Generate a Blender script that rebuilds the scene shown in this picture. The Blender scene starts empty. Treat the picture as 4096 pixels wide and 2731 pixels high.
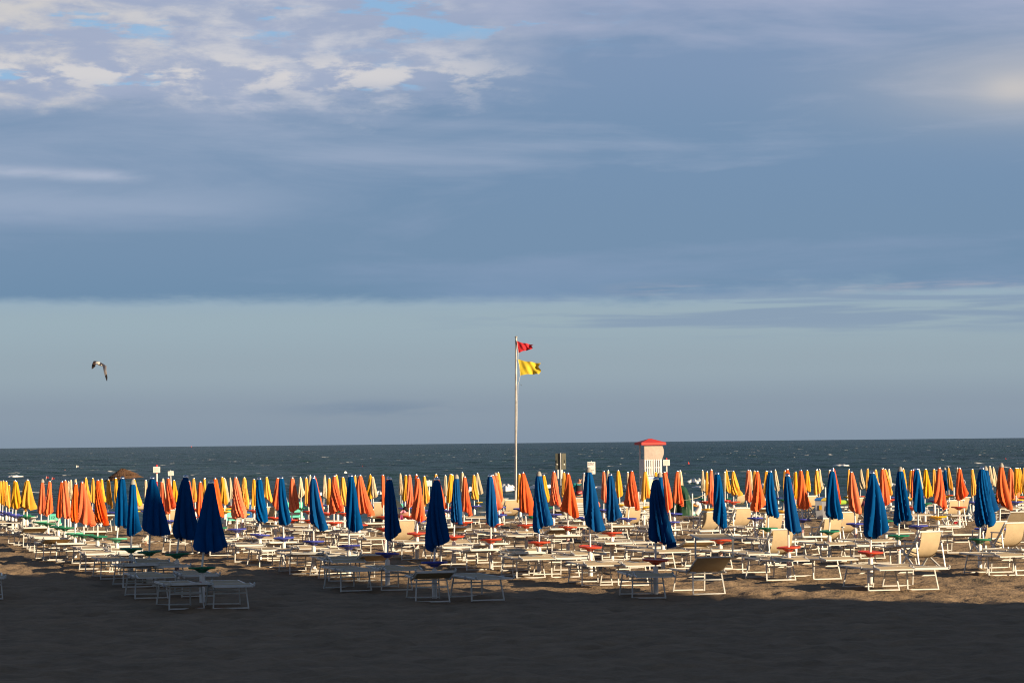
import bpy, bmesh, math, random
import numpy as np
from mathutils import Vector, Matrix, Euler, Quaternion

random.seed(7)
rng = np.random.default_rng(11)
SC = bpy.context.scene
COL = SC.collection
PI = math.pi
R = math.radians

# ------------------------------------------------------------------ camera
W, H, F = 4096.0, 2731.0, 10100.0
CAM_Z = 2.75
PITCH = math.atan((1771.5 - H / 2) / F)
ROLL = R(-0.588)
CAM_ROT = Matrix.Rotation(PI / 2 + PITCH, 4, 'X') @ Matrix.Rotation(ROLL, 4, 'Z')
cam_data = bpy.data.cameras.new('camera')
cam_data.sensor_width = 36.0
cam_data.lens = 36.0 * F / W
cam_data.clip_start = 0.5
cam_data.clip_end = 300000.0
cam = bpy.data.objects.new('camera', cam_data)
cam.matrix_world = Matrix.Translation((0, 0, CAM_Z)) @ CAM_ROT
COL.objects.link(cam)
SC.camera = cam
CAM = Vector((0, 0, CAM_Z))

def ray(x, y):
    d = CAM_ROT.to_3x3() @ Vector(((x - W / 2) / F, (H / 2 - y) / F, -1.0))
    return d / d.y                       # unit distance along +Y

# ------------------------------------------------------------------ terrain
AX = R(15.75)                            # the rows of parasols run towards this side of the view
NRM = Vector((-math.sin(AX), math.cos(AX), 0))     # towards the sea
ALG = Vector((math.cos(AX), math.sin(AX), 0))      # along the shore
SEA_Z = -0.74

def gz(x, y):
    p = x * NRM.x + y * NRM.y
    t = min(max((p - 80.0) / 46.0, 0.0), 1.0)
    z = -0.95 * t * t * (3 - 2 * t)
    if p > 126:
        z -= 0.02 * (p - 126)
    return z

def at(x, y, h):
    """world point seen at photo pixel (x, y), h metres above the sand."""
    d = ray(x, y)
    D = 60.0
    for _ in range(30):
        X = d.x * D
        zt = gz(X, D) + h
        if d.z >= -1e-5:
            break
        D = 0.5 * D + 0.5 * min(max((zt - CAM_Z) / d.z, 5.0), 140.0)
    return Vector((d.x * D, D, CAM_Z + d.z * D))

def at_d(x, y, D):
    d = ray(x, y)
    return CAM + d * D

# ------------------------------------------------------------------ materials
def lin(c):
    return tuple(((v / 255.0) / 12.92 if v / 255.0 <= 0.04045 else ((v / 255.0 + 0.055) / 1.055) ** 2.4) for v in c)

MATS = {}

def mat(name, col, rough=0.6, var=0.12, scale=8.0, metal=0.0, spec=0.3, bump=0.0, bscale=60.0, trans=0.0, coat=0.0):
    if name in MATS:
        return MATS[name]
    m = bpy.data.materials.new(name)
    m.use_nodes = True
    nt = m.node_tree
    b = nt.nodes['Principled BSDF']
    b.inputs['Roughness'].default_value = rough
    b.inputs['Metallic'].default_value = metal
    b.inputs['Specular IOR Level'].default_value = spec
    tc = nt.nodes.new('ShaderNodeTexCoord')
    n = nt.nodes.new('ShaderNodeTexNoise')
    n.inputs['Scale'].default_value = scale
    n.inputs['Detail'].default_value = 4
    nt.links.new(tc.outputs['Object'], n.inputs['Vector'])
    cr = nt.nodes.new('ShaderNodeValToRGB')
    cr.color_ramp.elements[0].position = 0.3
    cr.color_ramp.elements[1].position = 0.72
    cr.color_ramp.elements[0].color = (*[v * (1 - var) for v in col], 1)
    cr.color_ramp.elements[1].color = (*[min(v * (1 + var), 0.95) for v in col], 1)
    nt.links.new(n.outputs['Fac'], cr.inputs['Fac'])
    nt.links.new(cr.outputs['Color'], b.inputs['Base Color'])
    if bump > 0:
        n2 = nt.nodes.new('ShaderNodeTexNoise')
        n2.inputs['Scale'].default_value = bscale
        nt.links.new(tc.outputs['Object'], n2.inputs['Vector'])
        bp = nt.nodes.new('ShaderNodeBump')
        bp.inputs['Strength'].default_value = bump
        bp.inputs['Distance'].default_value = 0.01
        nt.links.new(n2.outputs['Fac'], bp.inputs['Height'])
        nt.links.new(bp.outputs['Normal'], b.inputs['Normal'])
    if trans > 0:                         # thin cloth lets some light through
        tr = nt.nodes.new('ShaderNodeBsdfTranslucent')
        nt.links.new(cr.outputs['Color'], tr.inputs['Color'])
        mx = nt.nodes.new('ShaderNodeMixShader')
        mx.inputs['Fac'].default_value = trans
        out = nt.nodes['Material Output']
        nt.links.new(b.outputs['BSDF'], mx.inputs[1])
        nt.links.new(tr.outputs['BSDF'], mx.inputs[2])
        nt.links.new(mx.outputs['Shader'], out.inputs['Surface'])
    MATS[name] = m
    return m

CLOTH = {
    'blue': mat('blue cloth', (0.002, 0.062, 0.21), 0.9, 0.12, 6, trans=0.06, spec=0.05),
    'orange': mat('orange cloth', (0.72, 0.115, 0.022), 0.95, 0.10, 6, trans=0.08, spec=0.05),
    'coral': mat('faded orange cloth', (0.70, 0.16, 0.06), 0.95, 0.12, 6, trans=0.08, spec=0.05),
    'yellow': mat('yellow cloth', (0.74, 0.36, 0.035), 0.95, 0.10, 6, trans=0.08, spec=0.05),
    'cream': mat('cream cloth', (0.60, 0.49, 0.33), 0.95, 0.10, 6, trans=0.08, spec=0.05),
    'striped': None,
}
TRAY = {
    'g': mat('dark green plastic', (0.012, 0.16, 0.085), 0.38, 0.1, 5),
    'gl': mat('pale green plastic', (0.10, 0.42, 0.27), 0.4, 0.1, 5),
    'b': mat('blue plastic', (0.05, 0.065, 0.34), 0.38, 0.1, 5),
    'r': mat('red plastic', (0.56, 0.06, 0.025), 0.4, 0.12, 5),
    'y': mat('yellow plastic', (0.78, 0.42, 0.02), 0.4, 0.1, 5),
}
WHITE = mat('white painted tube', (0.53, 0.53, 0.50), 0.35, 0.08, 9)
POST = mat('white plastic post', (0.66, 0.64, 0.60), 0.5, 0.08, 7)
POLE = mat('pale metal pole', (0.66, 0.65, 0.62), 0.3, 0.06, 7)
SLING = mat('beige sling cloth', (0.50, 0.385, 0.235), 0.85, 0.08, 5, bump=0.2, bscale=150, trans=0.10)
SLINGP = mat('pale beige sling cloth', (0.50, 0.41, 0.28), 0.85, 0.08, 5, trans=0.10)
GREY = mat('grey plastic', (0.34, 0.33, 0.33), 0.5, 0.15, 9)
GREYC = mat('grey finial plastic', (0.27, 0.255, 0.225), 0.6, 0.1, 9)
SILVER = mat('silver metal', (0.75, 0.73, 0.70), 0.18, 0.05, 9, metal=1.0)
DARK = mat('dark rubber', (0.03, 0.03, 0.035), 0.6, 0.2, 9)
RED = mat('red paint', (0.55, 0.03, 0.025), 0.45, 0.1, 6)
SIGNW = mat('white sign enamel', (0.80, 0.76, 0.70), 0.4, 0.04, 6)
PINKL = mat('pale red lettering', (0.75, 0.36, 0.32), 0.5, 0.05, 6)
INK = mat('dark lettering', (0.10, 0.09, 0.16), 0.6, 0.05, 6)

# ------------------------------------------------------------------ mesh helpers
class MB:
    """collects verts and faces of one mesh object"""
    def __init__(self):
        self.v, self.f, self.mi = [], [], []

    def add(self, vs, fs, mi=0):
        o = len(self.v)
        self.v += [tuple(v) for v in vs]
        self.f += [tuple(i + o for i in f) for f in fs]
        self.mi += [mi] * len(fs)
        return self

    def box(self, c, s, rot=None, mi=0, bev=0.0):
        hx, hy, hz = s[0] / 2, s[1] / 2, s[2] / 2
        vs = [Vector((x, y, z)) for x in (-hx, hx) for y in (-hy, hy) for z in (-hz, hz)]
        fs = [(0, 1, 3, 2), (4, 6, 7, 5), (0, 4, 5, 1), (2, 3, 7, 6), (0, 2, 6, 4), (1, 5, 7, 3)]
        if bev > 0:
            bm = bmesh.new()
            bv = [bm.verts.new(v) for v in vs]
            for f in fs:
                bm.faces.new([bv[i] for i in f])
            bmesh.ops.bevel(bm, geom=list(bm.edges), offset=bev, segments=2, affect='EDGES')
            bm.verts.index_update()
            vs = [v.co.copy() for v in bm.verts]
            fs = [tuple(v.index for v in f.verts) for f in bm.faces]
            bm.free()
        M = rot.to_3x3() if rot is not None else Matrix.Identity(3)
        c = Vector(c)
        return self.add([M @ v + c for v in vs], fs, mi)

    def bar(self, a, b, w, h, up=(0, 0, 1), mi=0):
        """rectangular bar from a to b"""
        a, b = Vector(a), Vector(b)
        d = (b - a)
        L = d.length
        d.normalize()
        u = Vector(up)
        s = d.cross(u)
        if s.length < 1e-4:
            s = d.cross(Vector((1, 0, 0)))
        s.normalize()
        u = s.cross(d).normalized()
        vs = []
        for p in (a, b):
            for sx, sy in ((-1, -1), (1, -1), (1, 1), (-1, 1)):
                vs.append(p + s * sx * w / 2 + u * sy * h / 2)
        fs = [(3, 2, 1, 0), (4, 5, 6, 7)] + [(i, (i + 1) % 4, (i + 1) % 4 + 4, i + 4) for i in range(4)]
        return self.add(vs, fs, mi)

    def tube(self, pts, r, n=8, mi=0, r2=None):
        pts = [Vector(p) for p in pts]
        k = len(pts)
        rings = []
        prev = None
        for i, p in enumerate(pts):
            if i == 0:
                d = pts[1] - pts[0]
            elif i == k - 1:
                d = pts[-1] - pts[-2]
            else:
                d = (pts[i + 1] - p).normalized() + (p - pts[i - 1]).normalized()
            d.normalize()
            ref = Vector((0, 0, 1)) if abs(d.z) < 0.9 else Vector((1, 0, 0))
            s = d.cross(ref).normalized()
            u = s.cross(d).normalized()
            rr = r if r2 is None else r + (r2 - r) * i / (k - 1)
            rings.append([p + (s * math.cos(2 * PI * j / n) + u * math.sin(2 * PI * j / n)) * rr for j in range(n)])
        vs = [v for q in rings for v in q]
        fs = []
        for i in range(k - 1):
            for j in range(n):
                a, b = i * n + j, i * n + (j + 1) % n
                fs.append((a, b, b + n, a + n))
        fs.append(tuple(reversed(range(n))))
        fs.append(tuple((k - 1) * n + j for j in range(n)))
        return self.add(vs, fs, mi)

    def lathe(self, prof, n=20, c=(0, 0, 0), mi=0, sx=1, sy=1):
        c = Vector(c)
        vs, fs = [], []
        for r, z in prof:
            for j in range(n):
                a = 2 * PI * j / n
                vs.append(c + Vector((r * math.cos(a) * sx, r * math.sin(a) * sy, z)))
        for i in range(len(prof) - 1):
            for j in range(n):
                a, b = i * n + j, i * n + (j + 1) % n
                fs.append((a, b, b + n, a + n))
        fs.append(tuple(reversed(range(n))))
        fs.append(tuple((len(prof) - 1) * n + j for j in range(n)))
        return self.add(vs, fs, mi)

    def loft(self, rings, cap=True, mi=0, close=True):
        n = len(rings[0])
        vs = [v for q in rings for v in q]
        fs = []
        for i in range(len(rings) - 1):
            for j in range(n if close else n - 1):
                a, b = i * n + j, i * n + (j + 1) % n
                fs.append((a, b, b + n, a + n))
        if cap:
            fs.append(tuple(reversed(range(n))))
            fs.append(tuple((len(rings) - 1) * n + j for j in range(n)))
        return self.add(vs, fs, mi)

    def mesh(self, name, mats, smooth=False, weld=False):
        me = bpy.data.meshes.new(name)
        me.from_pydata([tuple(v) for v in self.v], [], self.f)
        for m in (mats if isinstance(mats, (list, tuple)) else [mats]):
            me.materials.append(m)
        if any(self.mi):
            me.polygons.foreach_set('material_index', self.mi)
        if smooth:
            me.polygons.foreach_set('use_smooth', [True] * len(self.f))
        me.update()
        if smooth:
            try:
                me.set_sharp_from_angle(angle=R(50))
            except Exception:
                pass
        return me

def link(name, me, parent=None, loc=None, rot=None):
    o = bpy.data.objects.new(name, me)
    COL.objects.link(o)
    if parent is not None:
        o.parent = parent
    if loc is not None:
        o.location = loc
    if rot is not None:
        o.rotation_euler = rot
    return o

def thing(name, loc, rz=0.0, label=None, cat=None, group=None):
    o = bpy.data.objects.new(name, None)
    o.empty_display_size = 0.2
    COL.objects.link(o)
    o.location = loc
    o.rotation_euler = (0, 0, rz)
    tag(o, label, cat, group)
    return o

def tag(o, label=None, cat=None, group=None, kind=None):
    if label:
        o['label'] = label
    if cat:
        o['category'] = cat
    if group:
        o['group'] = group
    if kind:
        o['kind'] = kind
    return o

# ------------------------------------------------------------------ noise (numpy)
def vnoise(x, y, seed):
    """smooth value noise of unit cell size, -1..1"""
    r = np.random.default_rng(seed).uniform(-1, 1, (256, 256)).astype(np.float32)
    xi = np.floor(x).astype(np.int64)
    yi = np.floor(y).astype(np.int64)
    fx = (x - xi).astype(np.float32)
    fy = (y - yi).astype(np.float32)
    fx = fx * fx * fx * (fx * (fx * 6 - 15) + 10)
    fy = fy * fy * fy * (fy * (fy * 6 - 15) + 10)
    a = r[xi & 255, yi & 255]
    b = r[(xi + 1) & 255, yi & 255]
    c = r[xi & 255, (yi + 1) & 255]
    d = r[(xi + 1) & 255, (yi + 1) & 255]
    return a + (b - a) * fx + (c - a) * fy + (a - b - c + d) * fx * fy

def grid_mesh(name, xs, ys, Z, m, smooth=True, XY=None):
    nx, ny = len(xs), len(ys)
    X, Y = np.meshgrid(xs, ys)
    if XY is not None:
        X, Y = XY
    co = np.stack([X, Y, Z], -1).astype(np.float32).reshape(-1, 3)
    idx = np.arange(nx * ny, dtype=np.int32).reshape(ny, nx)
    q = np.stack([idx[:-1, :-1], idx[:-1, 1:], idx[1:, 1:], idx[1:, :-1]], -1).reshape(-1, 4)
    me = bpy.data.meshes.new(name)
    me.vertices.add(len(co))
    me.vertices.foreach_set('co', co.ravel())
    me.loops.add(q.size)
    me.loops.foreach_set('vertex_index', q.ravel())
    me.polygons.add(len(q))
    me.polygons.foreach_set('loop_start', np.arange(0, q.size, 4, dtype=np.int32))
    if smooth:
        me.polygons.foreach_set('use_smooth', np.ones(len(q), dtype=bool))
    me.update(calc_edges=True)
    me.materials.append(m)
    return me

def sand_height(X, Y):
    """trampled sand: dunelets, ruts and footprints"""
    U = X * 0.93 + Y * 0.37
    V = -X * 0.37 + Y * 0.93
    h = 0.012 * vnoise(X / 2.3, Y / 3.1, 1) + 0.014 * vnoise(U / 0.85 + 9, V / 0.95, 2)
    h += 0.026 * vnoise(V / 0.40, U / 0.36 + 31, 3)
    h += 0.015 * vnoise(U / 0.19, V / 0.17 + 7, 4)
    pit = vnoise(X / 0.33 + 50, Y / 0.42, 5)
    h -= 0.05 * np.clip(pit - 0.25, 0, 1)
    rim = vnoise(U / 0.55 + 80, V / 0.5, 6)
    h += 0.022 * (1 - np.abs(rim)) ** 3
    return h

# sand material
def sand_material():
    m = bpy.data.materials.new('sand')
    m.use_nodes = True
    nt = m.node_tree
    b = nt.nodes['Principled BSDF']
    b.inputs['Roughness'].default_value = 0.95
    b.inputs['Specular IOR Level'].default_value = 0.08
    tc = nt.nodes.new('ShaderNodeTexCoord')
    n = nt.nodes.new('ShaderNodeTexNoise')
    n.inputs['Scale'].default_value = 1.3
    n.inputs['Detail'].default_value = 10
    n.inputs['Roughness'].default_value = 0.74
    nt.links.new(tc.outputs['Object'], n.inputs['Vector'])
    cr = nt.nodes.new('ShaderNodeValToRGB')
    cr.color_ramp.elements[0].position = 0.32
    cr.color_ramp.elements[1].position = 0.68
    cr.color_ramp.elements[0].color = (0.170, 0.122, 0.077, 1)
    cr.color_ramp.elements[1].color = (0.300, 0.213, 0.134, 1)
    nt.links.new(n.outputs['Fac'], cr.inputs['Fac'])
    nt.links.new(cr.outputs['Color'], b.inputs['Base Color'])
    n2 = nt.nodes.new('ShaderNodeTexNoise')
    n2.inputs['Scale'].default_value = 14
    n2.inputs['Detail'].default_value = 6
    nt.links.new(tc.outputs['Object'], n2.inputs['Vector'])
    bp = nt.nodes.new('ShaderNodeBump')
    bp.inputs['Strength'].default_value = 0.7
    bp.inputs['Distance'].default_value = 0.04
    nt.links.new(n2.outputs['Fac'], bp.inputs['Height'])
    nt.links.new(bp.outputs['Normal'], b.inputs['Normal'])
    return m

def gz_arr(X, Y):
    P = X * NRM.x + Y * NRM.y
    t = np.clip((P - 80.0) / 46.0, 0, 1)
    return -0.95 * t * t * (3 - 2 * t) - 0.02 * np.clip(P - 126, 0, None), P

def build_sand():
    xs = np.concatenate([-np.geomspace(700, 27.5, 40)[:-1], np.arange(-27, 27.01, 0.055), np.geomspace(27.5, 700, 40)[1:]])
    ys = np.concatenate([np.linspace(-200, 22, 60), np.arange(23, 62, 0.075), np.arange(62, 90, 0.11), np.arange(90, 135, 0.3),
                         np.geomspace(136, 600, 30)])
    X, Y = np.meshgrid(xs, ys)
    Z, P = gz_arr(X, Y)
    fade = np.clip((112 - P) / 12, 0, 1)
    dens = (np.clip((29 - np.abs(X)) / 2.0, 0, 1) * np.clip((Y - 22) / 2, 0, 1) * np.clip((140 - Y) / 20, 0, 1))
    Z = Z + sand_height(X, Y) * fade * dens
    me = grid_mesh('sand', xs, ys, Z, sand_material())
    o = link('sand', me)
    tag(o, 'brown trampled sand of the beach, its near part in shadow', 'sand', kind='structure')
    return o

build_sand()

# ------------------------------------------------------------------ sea
def sea_material():
    m = bpy.data.materials.new('sea water')
    m.use_nodes = True
    nt = m.node_tree
    L = nt.links
    b = nt.nodes['Principled BSDF']
    b.inputs['Roughness'].default_value = 0.28
    b.inputs['IOR'].default_value = 1.33
    b.inputs['Specular IOR Level'].default_value = 0.03
    geo = nt.nodes.new('ShaderNodeNewGeometry')
    def noise(sx, sy, scale, detail, rough=0.6, off=0.0):
        mp = nt.nodes.new('ShaderNodeMapping')
        mp.inputs['Rotation'].default_value = (0, 0, -AX + 0.25)
        mp.inputs['Scale'].default_value = (sx, sy, 1)
        mp.inputs['Location'].default_value = (off, off * 0.7, 0)
        L.new(geo.outputs['Position'], mp.inputs['Vector'])
        n = nt.nodes.new('ShaderNodeTexNoise')
        n.inputs['Scale'].default_value = scale
        n.inputs['Detail'].default_value = detail
        n.inputs['Roughness'].default_value = rough
        n.inputs['Distortion'].default_value = 0.4
        L.new(mp.outputs['Vector'], n.inputs['Vector'])
        return n.outputs['Fac']
    def math_(op, a, c=None, clamp=False):
        n = nt.nodes.new('ShaderNodeMath')
        n.operation = op
        n.use_clamp = clamp
        for i, v in enumerate((a, c)):
            if v is None:
                continue
            if isinstance(v, (int, float)):
                n.inputs[i].default_value = v
            else:
                L.new(v, n.inputs[i])
        return n.outputs[0]
    # water colour: lighter and darker streaks, shading of the waves put into the colour
    patch = math_('ADD', math_('MULTIPLY', noise(0.35, 1.0, 0.03, 5, 0.65), 0.55), math_('MULTIPLY', noise(0.5, 1.0, 0.16, 5, 0.7, 5.0), 0.45))
    cr = nt.nodes.new('ShaderNodeValToRGB')
    e = cr.color_ramp.elements
    e[0].position, e[0].color = 0.40, (0.003, 0.018, 0.019, 1)
    e[1].position, e[1].color = 0.60, (0.016, 0.046, 0.044, 1)
    L.new(patch, cr.inputs['Fac'])
    # wind streaks of foam and whitecaps
    cap = noise(1.25, 0.8, 0.33, 3, 0.62, 13.0)
    big = noise(0.6, 1.0, 0.035, 3, 0.6, 40.0)
    thr = math_('SUBTRACT', math_('ADD', cap, math_('MULTIPLY', big, 0.25)), 0.80)
    foam = math_('MULTIPLY', thr, 22.0, clamp=True)
    mx = nt.nodes.new('ShaderNodeMix')
    mx.data_type = 'RGBA'
    L.new(foam, mx.inputs['Factor'])
    L.new(cr.outputs['Color'], mx.inputs[6])
    mx.inputs[7].default_value = (0.62, 0.62, 0.60, 1)
    L.new(mx.outputs[2], b.inputs['Base Color'])
    rm = nt.nodes.new('ShaderNodeMix')
    L.new(foam, rm.inputs['Factor'])
    rm.inputs[2].default_value = 0.28
    rm.inputs[3].default_value = 0.9
    L.new(rm.outputs[0], b.inputs['Roughness'])
    w1 = noise(0.35, 1.0, 0.22, 4, 0.6, 3.0)
    w2 = noise(0.55, 1.0, 0.9, 4, 0.65, 7.0)
    hgt = math_('ADD', math_('MULTIPLY', w1, 1.1), math_('MULTIPLY', w2, 0.35))
    bp = nt.nodes.new('ShaderNodeBump')
    bp.inputs['Strength'].default_value = 1.0
    bp.inputs['Distance'].default_value = 1.0
    L.new(hgt, bp.inputs['Height'])
    L.new(bp.outputs['Normal'], b.inputs['Normal'])
    return m

def build_sea():
    # one sheet, fine near the shore and coarser and coarser to the horizon; rows and columns fan out from the beach
    th = np.concatenate([np.linspace(-80, -17, 30), np.arange(-16.5, 16.51, 0.042), np.linspace(17, 80, 30)]) * PI / 180
    rs = np.concatenate([np.geomspace(96, 1500, 950), np.geomspace(1503, 5000, 160), np.geomspace(5050, 120000, 40)])
    T, Rr = np.meshgrid(th, rs)
    X = Rr * np.sin(T)
    Y = Rr * np.cos(T)
    U = X * ALG.x + Y * ALG.y
    Pp = X * NRM.x + Y * NRM.y
    calm = np.clip((Pp - 106) / 50, 0.04, 1) * np.clip((9000 - Rr) / 5000, 0, 1)
    h = 0.16 * vnoise(U / 17 + 3, Pp / 8.0, 21) + 0.11 * vnoise(U / 7 + 11, Pp / 3.6, 22) + 0.045 * vnoise(U / 2.6, Pp / 1.5, 23)
    h = h + 0.16 * (1 - np.abs(vnoise(U / 11 + 70, Pp / 5.0, 24))) ** 3
    Z = SEA_Z + h * calm
    me = grid_mesh('sea', th, rs, Z, sea_material(), XY=(X, Y))
    tag(link('sea', me), 'dark blue green choppy sea with small whitecaps', 'sea', kind='structure')

build_sea()

# ------------------------------------------------------------------ breakers
FOAM = mat('white foam', (0.72, 0.71, 0.68), 0.9, 0.12, 3, bump=0.6, bscale=9)

def build_foam():
    mb = MB()
    segs = [  # x from, x to, y (photo pixels), height
        (1975, 2062, 1966, .34), (1985, 2060, 1953, .30), (2105, 2200, 1960, .36), (2120, 2215, 1951, .28), (1868, 1892, 1962, .25),
        (2742, 2840, 1938, .42), (2770, 2835, 1956, .16), (3030, 3110, 1949, .26), (3120, 3130, 1948, .2), (3220, 3262, 1947, .2),
        (3290, 3312, 1946, .2), (3480, 3610, 1944, .2), (3808, 3836, 1930, .3), (3812, 3834, 1941, .3), (3866, 3890, 1934, .25),
        (3700, 3735, 1926, .2), (3560, 3590, 1927, .14), (1508, 1530, 1972, .16), (1190, 1300, 1975, .14), (2370, 2420, 1954, .12),
        (62, 130, 1907, .24), (3345, 3418, 1866, .22), (1380, 1392, 1892, .2),
        (2495, 2505, 1948, .12), (2240, 2290, 1957, .2),
    ]
    for k, (xa, xb, y, h) in enumerate(segs):
        d = ray((xa + xb) / 2, y)
        D = (SEA_Z + 0.1 - CAM_Z) / d.z
        n = max(8, int((xb - xa) / 2.5))
        rnd = random.Random(k)
        ph = rnd.random() * 9
        rings = []
        for i in range(n + 1):
            t = i / n
            x = xa + (xb - xa) * t
            X = ray(x, y).x * D
            Yc = D + X * math.tan(AX) * 0.35 + 0.5 * math.sin(t * 6 + ph)
            env = max(math.sin(PI * t), 0.02) ** 0.55
            hh = h * env * (0.78 + 0.22 * abs(math.sin(t * n * 0.37 + ph)) + 0.10 * math.sin(t * n * 0.9 + 2 * ph))
            wd = (0.7 + 1.6 * h) * env * (1.0 + 0.25 * math.sin(t * n * 0.53 + 3 * ph))
            z0 = SEA_Z + 0.02
            q = []
            for a, b in ((-1, 0), (-.75, .35), (-.45, .8), (-.1, 1.0), (.3, .75), (.7, .3), (1, 0)):
                q.append(Vector((X, Yc + a * wd, z0 + 0.14 + b * hh * (0.94 + 0.12 * rnd.random()) if b else z0)))
            rings.append(q)
        mb.loft(rings, cap=False, close=False)
    o = link('sea_foam', mb.mesh('sea_foam', FOAM, smooth=True))
    tag(o, 'white foam of small waves breaking near the shore', 'foam', kind='stuff')

build_foam()

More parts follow.
